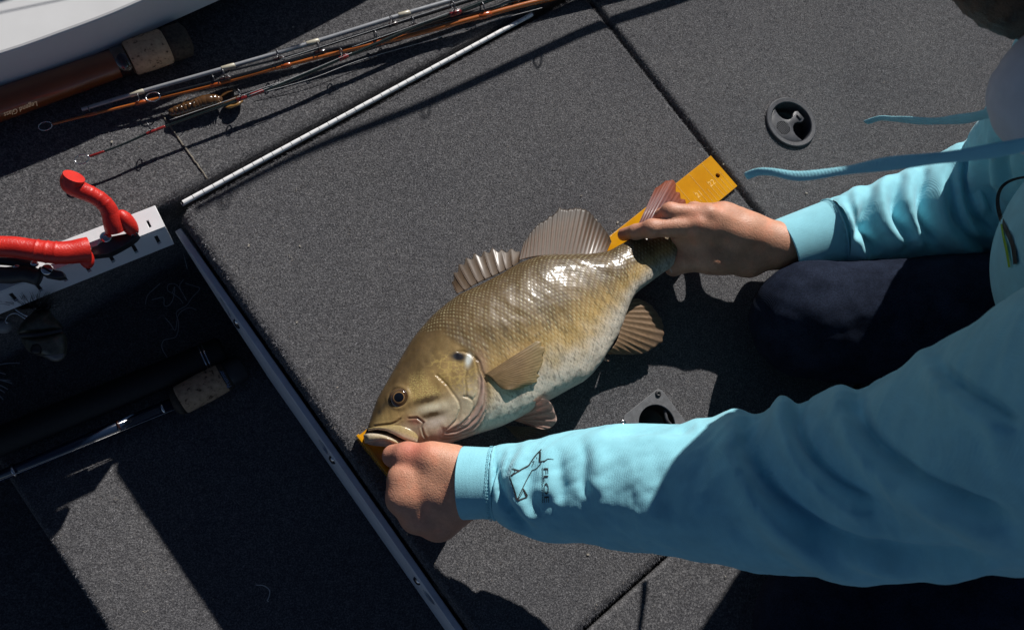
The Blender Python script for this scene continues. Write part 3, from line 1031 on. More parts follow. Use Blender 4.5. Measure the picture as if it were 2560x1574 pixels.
# ================================================================== the ruler
orange = MatBuilder('amber acrylic')
nz = orange.noise(30, 4)
orange.color(orange.ramp(nz, [(0.35, (0.72, 0.31, 0.004)), (0.65, (0.84, 0.40, 0.008))])).set(Roughness=0.18, Coat_Weight=0.6, Transmission_Weight=0.15)
orange.bump(orange.noise(55, 3), 0.08, 0.002)
MAT['orange'] = orange.m
RA = P(930, 1141, 0.0)[:2]             # stop end, middle
r_end = (P(1773, 394, 0)[:2] + P(1840, 467, 0)[:2]) / 2
rd = (r_end - RA); RL = np.linalg.norm(rd); rd /= RL
rn = np.array([rd[1], -rd[0]])
e_hi = P(1773, 394, 0)[:2]
RW = 0.0265
RA = r_end - rd * 0.578
ruler = empty('ruler', (*RA, 0), 'amber yellow acrylic fish ruler with end stop under the bass', 'ruler')
def RP(a, b, z):
    q = RA + rd * a + rn * b
    return np.array([q[0], q[1], z])
bl = mesh_obj('blade', *prism_data([RP(0, -RW, 0)[:2], RP(0.578, -RW, 0)[:2], RP(0.578, RW, 0)[:2], RP(0, RW, 0)[:2]], 0.0012, 0.0045), MAT['orange'], ruler, False)
hc = RP(0.578 - 0.0115, 0.0025, 0)
hole = P(1500 + 1172 / 3.979, 380 + 235 / 3.979, 0.0045)
carve(bl, [circle_prism(hole, 0.0030, -0.01, 0.02, 24)])
bevel(bl, 0.0005, 2)
st_ = mesh_obj('end_stop', *box_data(RP(-0.0015, 0, 0.0135), np.r_[rd * 0.0016, 0], np.r_[rn * RW, 0], (0, 0, 0.012)), MAT['orange'], ruler, False)
bevel(st_, 0.0005, 2)
MAT['etch'] = plain('pale etched mark', (0.84, 0.50, 0.10), 0.5)
for inch in range(160, 182, 2):
    a = inch * 0.0254 / 8
    if a > 0.572:
        continue
    L = RW * (1.9 if inch % 8 == 0 else 1.1 if inch % 4 == 0 else 0.8)
    b0 = RW - 0.0012
    mesh_obj('tick_mark', *box_data(RP(a, b0 - L / 2, 0.0046), np.r_[rd * 0.00018, 0], np.r_[rn * L / 2, 0], (0, 0, 0.00012)), MAT['etch'], ruler, False)

def text_obj(name, body, size, mat, parent, origin, xdir, ydir, extrude=0.0002, align='CENTER', shear=0.0):
    cu = bpy.data.curves.new(name, 'FONT')
    cu.body = body
    cu.size = size
    cu.extrude = extrude
    cu.align_x = align
    cu.align_y = 'CENTER'
    cu.shear = shear
    tmp = bpy.data.objects.new(name + '_tmp', cu)
    COL.objects.link(tmp)
    bpy.context.view_layer.update()
    me_ = bpy.data.meshes.new_from_object(tmp.evaluated_get(bpy.context.evaluated_depsgraph_get()))
    bpy.data.objects.remove(tmp, do_unlink=True)
    x = np.asarray(xdir, float); x /= np.linalg.norm(x)
    y = np.asarray(ydir, float); y = y - x * (x @ y); y /= np.linalg.norm(y)
    z = np.cross(x, y)
    co = np.empty(len(me_.vertices) * 3)
    me_.vertices.foreach_get('co', co)
    co = co.reshape(-1, 3)
    w = np.asarray(origin)[None, :] + co[:, :1] * x + co[:, 1:2] * y + co[:, 2:3] * z
    me_.vertices.foreach_set('co', w.ravel())
    me_.update()
    me_.name = name
    me_.materials.clear()
    me_.materials.append(mat)
    o = bpy.data.objects.new(name, me_)
    if parent is not None:
        o.parent = parent
        o.matrix_parent_inverse = parent.matrix_basis.inverted()
    COL.objects.link(o)
    return o
for txt, (qx, qy) in (('21', (985, 420)), ('22', (1112, 310))):
    text_obj('number', txt, 0.0105, MAT['etch'], ruler, P(1500 + qx / 3.979, 380 + qy / 3.979, 0.0046), np.r_[rd, 0] * 1.0, np.r_[-rn, 0], 0.0001)
# ================================================================== the person
def rc(a, b, ra, rb, k=0.006):
    return ('c', np.asarray(a, float), np.asarray(b, float), ra, rb, k)
def el(c, r, rot=None, k=0.01):
    return ('e', np.asarray(c, float), np.asarray(r, float), np.eye(3) if rot is None else np.asarray(rot, float), None, k)

def prim_sdf(p, q):
    if q[0] == 'c':
        a, b, ra, rb = q[1], q[2], q[3], q[4]
        ab = b - a
        t = np.clip(((p - a) @ ab) / (ab @ ab + 1e-12), 0, 1)
        return np.linalg.norm(p - a - t[:, None] * ab, axis=1) - (ra + (rb - ra) * t)
    r = q[2]
    l = (p - q[1]) @ q[3].T
    k0 = np.linalg.norm(l / r, axis=1)
    k1 = np.linalg.norm(l / (r * r), axis=1)
    return k0 * (k0 - 1) / (k1 + 1e-9)

def prim_ball(q):
    if q[0] == 'c':
        return (q[1] + q[2]) / 2, np.linalg.norm(q[1] - q[2]) / 2 + max(q[3], q[4])
    return q[1], float(np.max(q[2]))

def sdf_eval(p, prims, lim=None):
    d = np.full(len(p), 1e3)
    for q in prims:
        e = prim_sdf(p, q)
        k = q[5]
        h = np.clip(0.5 + 0.5 * (d - e) / k, 0, 1)
        d = np.where(d > 100, e, d * (1 - h) + e * h - k * h * (1 - h))
    return d

def sdf_mesh(prims, h, B=14, disp=None):
    """sparse surface nets over the union of prims"""
    lo = np.min([prim_ball(q)[0] - prim_ball(q)[1] for q in prims], axis=0) - 4 * h
    hi = np.max([prim_ball(q)[0] + prim_ball(q)[1] for q in prims], axis=0) + 4 * h
    nb = np.ceil((hi - lo) / (h * B)).astype(int)
    N = nb * B + 2
    vid, vpos, quads = [], [], []
    diag = h * B * math.sqrt(3) / 2
    bc_ = np.array([prim_ball(q)[0] for q in prims]); br_ = np.array([prim_ball(q)[1] for q in prims])
    g = np.arange(-1, B + 1)
    off = np.stack(np.meshgrid(g, g, g, indexing='ij'), -1).reshape(-1, 3)
    n = B + 2
    for bi in range(nb[0]):
        for bj in range(nb[1]):
            for bk in range(nb[2]):
                base = np.array([bi, bj, bk]) * B
                ctr = lo + (base + B / 2) * h
                cand = np.nonzero(np.linalg.norm(bc_ - ctr, axis=1) < br_ + diag + 0.012)[0]
                if not len(cand):
                    continue
                near = [prims[c_] for c_ in cand]
                dd_ = np.array([prim_sdf(ctr[None, :], q)[0] for q in near])
                near = [q for q, e_ in zip(near, dd_) if e_ < max(dd_.min(), 0) + 2 * diag + q[5]]
                dc = sdf_eval(ctr[None, :], near)[0]
                if abs(dc) > diag * 1.25 + 0.006:
                    continue
                gi = base + off
                p = lo + gi * h
                D = sdf_eval(p, near)
                if disp is not None:
                    D = D - disp(p)
                D = D.reshape(n, n, n)
                S = D < 0
                if S.all() or not S.any():
                    continue
                # cells with index 0..B-1 in local (skip the -1 layer: owned by neighbours)
                c8_ = [S[a:a + n - 1, b:b + n - 1, c:c + n - 1] for a in (0, 1) for b in (0, 1) for c in (0, 1)]
                cnt = sum(x.astype(int) for x in c8_)
                act = (cnt > 0) & (cnt < 8)
                own = np.zeros_like(act)
                own[1:, 1:, 1:] = True
                ii = np.argwhere(act & own)
                if len(ii):
                    acc = np.zeros((len(ii), 3))
                    num = np.zeros(len(ii))
                    for e0, e1 in (((0,0,0),(1,0,0)),((0,1,0),(1,1,0)),((0,0,1),(1,0,1)),((0,1,1),(1,1,1)),((0,0,0),(0,1,0)),((1,0,0),(1,1,0)),((0,0,1),(0,1,1)),((1,0,1),(1,1,1)),((0,0,0),(0,0,1)),((1,0,0),(1,0,1)),((0,1,0),(0,1,1)),((1,1,0),(1,1,1))):
                        i0 = ii + np.array(e0); i1 = ii + np.array(e1)
                        d0 = D[i0[:, 0], i0[:, 1], i0[:, 2]]; d1 = D[i1[:, 0], i1[:, 1], i1[:, 2]]
                        m = (d0 < 0) != (d1 < 0)
                        t = np.where(m, d0 / np.where(m, d0 - d1, 1), 0)
                        acc += m[:, None] * (i0 + t[:, None] * (i1 - i0))
                        num += m
                    vp = lo + (base - 1 + acc / num[:, None]) * h
                    gid = base - 1 + ii
                    vid.append((gid[:, 0] + 1) * N[1] * N[2] + (gid[:, 1] + 1) * N[2] + gid[:, 2] + 1)
                    vpos.append(vp)
                for ax in range(3):
                    sl0 = [slice(1, n - 1)] * 3
                    sl1 = [slice(1, n - 1)] * 3
                    sl1[ax] = slice(2, n)
                    a, b = S[tuple(sl0)], S[tuple(sl1)]
                    ee = np.argwhere(a != b) + 1
                    if not len(ee):
                        continue
                    o1, o2 = [(np.array([0, 1, 0]), np.array([0, 0, 1])), (np.array([0, 0, 1]), np.array([1, 0, 0])), (np.array([1, 0, 0]), np.array([0, 1, 0]))][ax]
                    cells = [ee - o1 - o2, ee - o2, ee, ee - o1]
                    ids = []
                    for c in cells:
                        gg = base - 1 + c
                        ids.append((gg[:, 0] + 1) * N[1] * N[2] + (gg[:, 1] + 1) * N[2] + gg[:, 2] + 1)
                    q = np.stack(ids, 1)
                    ins = S[ee[:, 0], ee[:, 1], ee[:, 2]]
                    q[~ins] = q[~ins][:, ::-1]
                    quads.append(q)
    vid = np.concatenate(vid); vpos = np.concatenate(vpos); quads = np.concatenate(quads)
    o = np.argsort(vid)
    vid, vpos = vid[o], vpos[o]
    k = np.searchsorted(vid, quads)
    k = np.clip(k, 0, len(vid) - 1)
    ok = (vid[k] == quads).all(1)
    return vpos, k[ok]

# ---- skeleton, measured from the photo (pixel, pixel, height)
HAND_F = dict(wrist=(1945, 614, .070),
    index=[(1742, 566, .084), (1630, 571, .070), (1590, 580, .052), (1560, 586, .030)],
    middle=[(1768, 540, .088), (1676, 530, .078), (1655, 540, .058), (1648, 560, .040)],
    ring=[(1806, 533, .080), (1735, 527, .052), (1730, 548, .032), (1738, 565, .022)],
    little=[(1842, 545, .066), (1785, 540, .038), (1778, 556, .024), (1784, 572, .018)],
    thumb=[(1872, 650, .058), (1776, 652, .060), (1716, 652, .050), (1684, 668, .036)])
HAND_N = dict(wrist=(1172, 1208, .092),
    index=[(1006, 1196, .080), (1000, 1184, .046), (1010, 1160, .028), (1022, 1150, .020)],
    middle=[(1003, 1246, .078), (1006, 1256, .044), (1024, 1240, .024), (1044, 1228, .018)],
    ring=[(1037, 1292, .068), (1040, 1304, .038), (1060, 1288, .020), (1082, 1272, .016)],
    little=[(1086, 1312, .056), (1090, 1320, .032), (1106, 1308, .020), (1124, 1290, .016)],
    thumb=[(1128, 1166, .092), (1076, 1146, .092), (1018, 1140, .080), (984, 1139, .064)])
FR = dict(index=(.0128, .0100, .0092, .0080), middle=(.0130, .0102, .0092, .0080), ring=(.0124, .0098, .0086, .0076), little=(.0114, .0086, .0076, .0068), thumb=(.0150, .0132, .0124, .0112))
def hand_prims(H, g=1.0, fist=False):
    W_ = P(*H['wrist'])
    pr = []
    mc = []
    for f in ('index', 'middle', 'ring', 'little'):
        J = [P(*j) for j in H[f]]
        R = [r * g for r in FR[f]]
        mc.append(J[0])
        pr.append(rc(W_, J[0], .0205 * g, R[0] * 1.06, .012))
        pr.append(rc(J[0], J[1], R[0], R[1], .005))
        pr.append(rc(J[1], J[2], R[1] * 1.02, R[2], .003))
        pr.append(rc(J[2], J[3], R[2] * 1.02, R[3], .003))
        # knuckle swellings
        pr.append(el(J[1], [R[1] * 1.08] * 3, k=.004))
    for a, b in zip(mc[:-1], mc[1:]):
        pr.append(rc(a * .88 + W_ * .12, b * .88 + W_ * .12, (.0150 if fist else .0115) * g, (.0150 if fist else .0115) * g, .010))
        if fist:
            pr.append(rc(a + np.array([.004, 0, -.004]), b + np.array([.004, 0, -.004]), .0112 * g, .0112 * g, .008))
        pr.append(rc(a * .5 + W_ * .5, b * .5 + W_ * .5, .016 * g, .015 * g, .010))
    T = [P(*j) for j in H['thumb']]
    R = [r * g for r in FR['thumb']]
    pr.append(rc(W_, T[0], .022 * g, .019 * g, .012))
    pr.append(rc(T[0], T[1], .019 * g, R[0], .010))
    pr.append(rc(T[1], T[2], R[0] * .92, R[1], .005))
    pr.append(rc(T[2], T[3], R[1] * 1.02, R[3], .004))
    if not fist:
        for f in ('index', 'middle', 'ring', 'little'):
            J0 = P(*H[f][0])
            upz = np.array([0, 0, FR[f][0] * .78 * g])
            pr.append(rc(W_ * .45 + J0 * .55 + upz * 1.25, J0 + upz * .9, .0032, .0042, .005))
            pr.append(el(J0 + upz * .42, [FR[f][0] * .80] * 3, k=.004))
    # web between thumb and index
    pr.append(rc(T[1] * .75 + T[0] * .25, (mc[0] + W_) / 2, .0125 * g, .014 * g, .012))
    return pr

NELB, NSH = P(1840, 1230, .205), P(2900, 1000, .475)
FELB, FSH = P(2500, 486, .155), np.array([.600, .430, .440])
HEAD = P(2790, -290, .54)
NECK = np.array([.520, .280, .500])
HIPS = np.array([.96, .13, .24])
bp = hand_prims(HAND_F, 1.0) + hand_prims(HAND_N, 1.04, True)
WF, WN = P(*HAND_F['wrist']), P(*HAND_N['wrist'])
bp += [rc(WF, P(2080, 590, .082), .0235, .029, .010), rc(P(2080, 590, .082), FELB, .029, .034, .01), rc(FELB, FSH, .034, .040, .01)]
bp += [rc(WN, P(1290, 1208, .106), .0235, .027, .010), rc(P(1290, 1208, .106), NELB, .027, .030, .01), rc(NELB, P(2150, 1202, .272), .030, .034, .01), rc(P(2150, 1202, .272), P(2500, 1110, .378), .034, .036, .01), rc(P(2500, 1110, .378), NSH, .036, .03, .01)]
bp += [rc(P(1738, 578, .072), P(1772, 640, .060), .0150, .0150, .012), rc(P(1700, 590, .060), P(1745, 625, .056), .011, .012, .012)]
# hypothenar pad of the near fist
bp += [rc(P(1150, 1262, .078), P(1108, 1300, .056), .018, .017, .012)]
bp += [rc(FSH, NECK + np.array([.06, 0, -.02]), .03, .035, .03), rc(NSH, NECK + np.array([.06, 0, -.02]), .03, .035, .03), rc(NECK + np.array([.06, 0, -.02]), NECK, .04, .05, .03), rc(NECK, NECK * .3 + HIPS * .7, .055, .07, .03), rc(NECK, HEAD + np.array([.03, -.02, -.04]), .052, .050, .02)]
# head looking down and to the left
fwd = np.array([-.12, -.15, -.98]); fwd /= np.linalg.norm(fwd)
upv = np.array([-.75, -.55, .20]); upv = upv - fwd * (fwd @ upv); upv /= np.linalg.norm(upv)
sdv = np.cross(fwd, upv)
Rh = np.stack([fwd, sdv, upv])
hp = lambda f, s, u: HEAD + fwd * f + sdv * s + upv * u
bp += [el(hp(-.005, 0, .02), (.092, .074, .098), Rh, .02), el(hp(.035, 0, -.055), (.055, .055, .055), Rh, .03),
       rc(hp(.088, 0, .012), hp(.106, 0, -.022), .008, .0125, .012), el(hp(.082, 0, -.062), (.018, .026, .010), Rh, .010), el(hp(.080, 0, .032), (.018, .055, .012), Rh, .012),
       el(hp(-.005, .076, -.005), (.022, .008, .032), Rh, .006), el(hp(-.005, -.076, -.005), (.022, .008, .032), Rh, .006)]
bv, bf = sdf_mesh(bp, 0.0021)
# pigment: tan skin, redder knuckles and pressure marks
bpx = PROJ(bv)
sk = np.repeat(np.array([[0.62, 0.315, 0.200]]), len(bv), 0)
n_ = fbm(bv[:, 0] * 90 + bv[:, 2] * 60, bv[:, 1] * 90 + bv[:, 2] * 40, 81)
n3_ = fbm(bv[:, 0] * 260 + bv[:, 2] * 190, bv[:, 1] * 260 - bv[:, 2] * 120, 83)
sk *= (0.80 + 0.26 * n_ + 0.16 * n3_)[:, None]
sk = sk * (1 + np.array([[0.05, -0.07, -0.10]]) * (smooth(n_, .5, .8))[:, None])
def red(pt, r, amt, c=(0.55, 0.20, 0.14)):
    global sk
    d = np.linalg.norm(bv - P(*pt), axis=1)
    m = (amt * np.exp(-(d / r) ** 2))[:, None]
    sk = sk * (1 - m) + np.array([c]) * m
for H in (HAND_F, HAND_N):
    for f in ('index', 'middle', 'ring', 'little'):
        red(H[f][0], .016, .35)
        red(H[f][1], .013, .40)
        red(H[f][3], .012, .40)
    red(H['thumb'][3], .016, .45)
red((1030, 1118, .10), .016, .75, (0.62, 0.17, 0.12))
red((1000, 1120, .085), .014, .5, (0.62, 0.22, 0.16))
mskin = MatBuilder('skin')
pg = mskin.pigment()
cellv = mskin.node('ShaderNodeTexVoronoi')
cellv.inputs['Scale'].default_value = 700
mskin.link(mskin.coords(), cellv.inputs['Vector'])
mskin.color(mskin.mix(1.0, pg, mskin.ramp(mskin.noise(260, 4, 0.65), [(0.3, (0.86, 0.82, 0.80)), (0.7, (1, 1, 1))]), 'MULTIPLY'))
mskin.set(Roughness=0.50, Subsurface_Weight=0.08, Subsurface_Scale=0.006)
mskin.b.inputs['Subsurface Radius'].default_value = (1.0, 0.35, 0.2)
b1 = mskin.bump(cellv.outputs['Distance'], 0.30, 0.0007)
mskin.bump(mskin.noise(420, 4, 0.65), 0.38, 0.0010, b1)
MAT['skin'] = mskin.m
person = empty('person', (0.85, 0.12, 0.0), 'person in a pale turquoise hoodie and dark jeans kneeling to measure the fish', 'person')
mesh_obj('body', bv, bf, MAT['skin'], person, True, np.clip(sk, 0.02, 0.9))
# thumb nail of the hand at the tail
def nail(name, c, nrm, along_, w, l):
    nrm = np.asarray(nrm, float); nrm /= np.linalg.norm(nrm)
    a = np.asarray(along_, float); a -= nrm * (a @ nrm); a /= np.linalg.norm(a)
    s = np.cross(nrm, a)
    V, F = [], []
    for i_ in range(9):
        for j_ in range(9):
            x, y = (i_ / 8 - .5) * 2, (j_ / 8 - .5) * 2
            sc_ = math.sqrt(max(1 - 0.35 * max(y, 0) ** 4, 0)) * (1 - 0.15 * (y < 0) * y * y)
            V.append(c + s * x * w * sc_ + a * y * l - nrm * (x * x * w * 0.45 + 0.15 * l * y * y))
    F = [(i_ * 9 + j_, (i_ + 1) * 9 + j_, (i_ + 1) * 9 + j_ + 1, i_ * 9 + j_ + 1) for i_ in range(8) for j_ in range(8)]
    o = mesh_obj(name, V, F, MAT['nail'], person)
    so = o.modifiers.new('thick', 'SOLIDIFY'); so.thickness = 0.0006
    return o
MAT['nail'] = plain('fingernail', (0.60, 0.36, 0.29), 0.28, 0, 0.06, 200)
tn = P(1684, 668, .036)
nail('thumbnail', tn + np.array([-.002, -.004, .0088]), (-.10, -.45, .88), tn - P(1716, 652, .050), .0058, .0066)

# ------------------------------------------------------------------ fleece sleeves
def fleece(name, colr, ribs=False):
    m = MatBuilder(name)
    a = m.noise(38, 4, 0.6)
    lo = tuple(c * 0.90 for c in colr); hi = tuple(min(c * 1.06, 1) for c in colr)
    m.color(m.ramp(a, [(0.3, lo), (0.7, hi)]))
    m.set(Roughness=0.95, Sheen_Weight=0.25, Sheen_Roughness=0.5)
    m.b.inputs['Specular IOR Level'].default_value = 0.1
    wv = m.node('ShaderNodeTexWave')
    wv.inputs['Scale'].default_value = 260
    wv.inputs['Distortion'].default_value = 2.5
    wv.inputs['Detail Scale'].default_value = 3
    m.link(m.coords(), wv.inputs['Vector'])
    b = m.bump(wv.outputs['Fac'], 0.22, 0.0006)
    m.bump(m.noise(900, 3, 0.7), 0.40, 0.0007, b)
    return m.m
TEAL = (0.29, 0.66, 0.76)
MAT['fleece'] = fleece('turquoise fleece', TEAL)
MAT['piping'] = plain('black print', (0.015, 0.015, 0.017), 0.7)
MAT['lime'] = plain('lime print', (0.22, 0.42, 0.02), 0.7)

def depth_of(pxy, z):
    d = np.array([(pxy[0] - IW / 2) / FPX, (pxy[1] - IH / 2) / FPX, 1.0])
    return (CAM_H - z) / (d @ NAD)

def sleeve(name, stations, creases, parent, n=260, seg=150, seed=1, amp=0.0022, wr=1.0, close=False, rot=None):
    C = catmull([P(a, b, z) for a, b, hw, z in stations], n)
    R0 = np.array([[hw / FPX * depth_of((a, b), z)] for a, b, hw, z in stations])
    keys = np.array([P(a, b, z) for a, b, hw, z in stations])
    seg_l = np.r_[0, np.cumsum(np.linalg.norm(np.diff(keys, axis=0), axis=1))]
    s_n = np.r_[0, np.cumsum(np.linalg.norm(np.diff(C, axis=0), axis=1))]
    R = np.interp(s_n / s_n[-1], seg_l / seg_l[-1], R0[:, 0])
    kr = np.array([1, 2, 3, 2, 1.0]); kr /= kr.sum()
    R = np.convolve(np.pad(R, 2, 'edge'), kr, 'valid')
    t, s_, m_ = frames(C)
    th = np.linspace(0, 2 * np.pi, seg, endpoint=False)
    dirs = np.cos(th)[None, :, None] * s_[:, None, :] + np.sin(th)[None, :, None] * m_[:, None, :]
    V = (C[:, None, :] + R[:, None, None] * dirs).reshape(-1, 3)
    dirs = dirs.reshape(-1, 3)
    q = PROJ(V)
    view = np.array([0, 0, CAM_H]) - V
    view /= np.linalg.norm(view, axis=1)[:, None]
    face = smooth(np.sum(view * dirs, 1), -0.35, 0.15)
    disp = np.zeros(len(V))
    for line, a_, w_, sg in creases:
        cl = catmull(line, 40)
        d, sd, tt = polyline_dist(q, cl)
        fade = (0.25 + 0.75 * smooth(tt, .02, .38)) * smooth(tt, 0, .1) * smooth(tt, 1, .82)
        disp += 1.7 * a_ * face * fade * (-np.exp(-(d / w_) ** 2) + 0.85 * np.exp(-((d * sd * sg - 2.3 * w_) / (1.8 * w_)) ** 2))
    S = np.repeat(s_n, seg); TH_ = np.tile(th, n)
    x1, y1 = S * 60, (TH_ / (2 * np.pi)) * 8
    yy = np.sin(TH_) * 2.2; zz = np.cos(TH_) * 2.2
    disp += amp * (fbm(S * 34 + yy, zz + S * 12 + seed * 7, seed, 3) - .5) * 2
    disp += 0.0008 * (fbm(S * 110 + yy * 3, zz * 3 + S * 40, seed + 20, 2) - .5) * 2
    V = V + dirs * disp[:, None]
    i_ = np.arange(n - 1)[:, None] * seg
    j_ = np.arange(seg)[None, :]
    k_ = (j_ + 1) % seg
    F = np.stack([i_ + j_, i_ + k_, i_ + seg + k_, i_ + seg + j_], -1).reshape(-1, 4)
    o = mesh_obj(name, V, F, MAT['fleece'], parent)
    return o, V, C, R

CH = np.array([.735, .245, .335])
hv_prims = [rc(CH, HIPS, .135, .165, .05), rc(np.array([.68, .07, .43]), np.array([.70, .40, .42]), .072, .080, .05), rc(NECK + np.array([.10, 0, -.03]), CH, .07, .12, .05),
            el(NECK + np.array([.15, .01, .02]), (.075, .10, .055), None, .05), el(np.array([.470, .265, .600]), (.095, .115, .080), None, .05), rc(np.array([.54, .26, .58]), NECK + np.array([.12, 0, 0]), .075, .08, .05)]  # large unseen hood bulge, added to shade the near shoulder
hv, hf = sdf_mesh(hv_prims, 0.006, 16)
hoodie = mesh_obj('hoodie', hv, hf, MAT['fleece'], person)

def c7b(*p):
    return [(1500 + a / 1.6915, 680 + b / 1.6915) for a, b in p]
def c6a(*p):
    return [(1860 + a / 2.1, b / 2.1) for a, b in p]
NS = [(1238, 1207, 88, .105), (1262, 1207, 97, .108), (1310, 1215, 117, .118), (1376, 1219, 130, .128), (1500, 1213, 146, .150), (1600, 1215, 158, .168), (1700, 1222, 167, .186),
      (1900, 1226, 196, .216), (2100, 1208, 226, .258), (2300, 1180, 250, .308), (2500, 1130, 300, .366), (2760, 1060, 385, .430), (3050, 980, 450, .490)]
NCR = [(c7b((800, 470), (690, 560), (635, 680), (660, 820), (780, 980), (1000, 1120), (1350, 1180), (1793, 1190)), .0105, 22, 1),
       (c7b((985, 458), (870, 510), (830, 620), (880, 760), (1020, 900), (1220, 1000)), .0080, 16, 1),
       (c7b((1200, 390), (1100, 470), (1085, 580), (1170, 730), (1330, 860), (1560, 970), (1793, 1060)), .0088, 19, 1),
       (c7b((1430, 300), (1450, 400), (1540, 490), (1793, 650)), .0060, 16, 1),
       (c7b((0, 690), (150, 655), (300, 650), (420, 640)), .0045, 16, -1),
       (c7b((260, 740), (250, 850), (290, 1000), (330, 1060)), .0014, 26, 1),
       (c7b((470, 730), (420, 850), (440, 930)), .0016, 24, -1),
       (c7b((850, 1080), (1100, 1240), (1400, 1280), (1793, 1270)), .0075, 22, -1),
       ([(1265, 1118), (1243, 1170), (1248, 1225), (1272, 1285)], .0035, 9, -1),
       ([(1310, 1102), (1278, 1140), (1262, 1190), (1268, 1240), (1290, 1290), (1340, 1335)], .0050, 12, -1),
       ([(1400, 1110), (1398, 1160), (1402, 1220), (1396, 1260)], .0022, 16, 1),
       ([(1450, 1085), (1462, 1140), (1458, 1200), (1470, 1250)], .0020, 14, -1)]
nsl, nV, nC, nR = sleeve('sleeve', NS, NCR, hoodie, n=320, seg=180, seed=4, amp=.0028)
nsl['label'] = 'near sleeve with printed emblem, mostly in shade'
FS = [(2084, 590, 92, .080), (2104, 586, 99, .083), (2140, 580, 103, .088), (2200, 569, 108, .098), (2300, 546, 124, .115), (2430, 500, 142, .140), (2520, 480, 160, .158), (2600, 400, 172, .215), (2675, 270, 178, .30), (2740, 130, 182, .37), (2800, -20, 190, .43)]
FCR = [(c6a((545, 1020), (555, 1100), (590, 1180), (575, 1270)), .0045, 11, 1), (c6a((690, 985), (640, 1080), (615, 1170), (650, 1260), (720, 1340)), .0060, 13, 1),
       (c6a((850, 915), (800, 1000), (785, 1090), (820, 1180), (900, 1250)), .0065, 14, 1), (c6a((960, 875), (930, 980), (920, 1080), (950, 1190), (1010, 1290)), .0060, 13, 1),
       (c6a((1110, 845), (1090, 950), (1090, 1060), (1120, 1160), (1200, 1250), (1310, 1310)), .0070, 14, 1), (c6a((1205, 740), (1170, 900), (1180, 1040), (1230, 1150), (1320, 1240)), .0065, 13, 1),
       (c6a((1300, 720), (1270, 880), (1290, 1020), (1340, 1110)), .0060, 13, 1), (c6a((1380, 690), (1360, 860), (1390, 990)), .005, 13, 1)]
fsl, fV, fC, fR = sleeve('sleeve', FS, FCR, hoodie, n=300, seg=150, seed=9, amp=.0028)
fsl['label'] = 'far sunlit sleeve with bunched folds'

def seam_ring(stations, k, parent):
    a, b, hw, z = stations[k]
    c = P(a, b, z); d = P(*[stations[k + 1][q] for q in (0, 1, 3)]) - c
    d /= np.linalg.norm(d)
    s_ = np.cross(d, [0, 0, 1.0]); s_ /= np.linalg.norm(s_)
    m_ = np.cross(s_, d)
    R_ = hw / FPX * depth_of((a, b), z) + .0004
    th = np.linspace(0, 2 * np.pi, 121)
    path = np.array([c + R_ * (math.cos(t_) * s_ + math.sin(t_) * m_) + d * RNG.normal(0, .0002) for t_ in th])
    V, F = [], []
    for i_, t_ in enumerate(th):
        o_ = math.cos(t_) * s_ + math.sin(t_) * m_
        for q in range(6):
            w_ = 2 * math.pi * q / 6
            V.append(path[i_] + .0013 * (math.cos(w_) * o_ + 1.3 * math.sin(w_) * d))
    F = [(i_ * 6 + q, i_ * 6 + (q + 1) % 6, (i_ + 1) * 6 + (q + 1) % 6, (i_ + 1) * 6 + q) for i_ in range(120) for q in range(6)]
    mesh_obj('cuff_seam', V, F, MAT['fleece'], parent)
    for dd in (.0028, .0042):
        st = []
        for q in range(72):
            t0_, t1_ = 2 * math.pi * q / 72, 2 * math.pi * (q + .62) / 72
            st.append(tube_data([c - d * dd + (R_ + .0009) * (math.cos(t_) * s_ + math.sin(t_) * m_) for t_ in (t0_, (t0_ + t1_) / 2, t1_)], .00032, 4))
        o = mesh_obj('stitching', *join_data(st), MAT['fleece'], parent)
        o['kind'] = 'stuff'

def cuff(name, stations, parent, slant=0.0):
    C = [P(a, b, z) for a, b, hw, z in stations]
    R = [hw / FPX * depth_of((a, b), z) for a, b, hw, z in stations]
    C = catmull(C, 26)
    R = np.interp(np.linspace(0, 1, 26), np.linspace(0, 1, len(R)), R)
    ax = C[-1] - C[0]
    ax /= np.linalg.norm(ax)
    # rolled lip and inner wall
    lip = [(0.006, -.0042), (0.001, -.0036), (-.0012, -.0018), (-.0008, 0.0)]
    prof_c = [C[0] + ax * a for a, b in lip]
    prof_r = [R[0] + b for a, b in lip]
    inner = [C[14]]
    path = np.vstack([inner, prof_c, C])
    rad = np.r_[R[14] - .006, prof_r, R]
    seg = 160
    t, s_, m_ = frames(C)
    s0, m0 = s_[0], m_[0]
    th = np.linspace(0, 2 * np.pi, seg, endpoint=False)
    ribs = 1 + 0.0018 * np.cos(th * 70)
    V = path[:, None, :] + (rad[:, None] * ribs[None, :])[..., None] * (np.cos(th)[None, :, None] * s0 + np.sin(th)[None, :, None] * m0)
    n = len(path)
    i_ = np.arange(n - 1)[:, None] * seg
    j_ = np.arange(seg)[None, :]
    k_ = (j_ + 1) % seg
    F = np.stack([i_ + j_, i_ + k_, i_ + seg + k_, i_ + seg + j_], -1).reshape(-1, 4)
    return mesh_obj(name, V.reshape(-1, 3), F, MAT['fleece'], parent)
cuff('cuff', [(1162, 1206, 90, .094), (1200, 1206, 88, .100), (1248, 1207, 88, .106)], nsl)
cuff('cuff', [(1962, 631, 85, .062), (2020, 612, 89, .070), (2094, 588, 93, .081)], fsl)

seam_ring(NS, 0, nsl)
seam_ring(FS, 0, fsl)

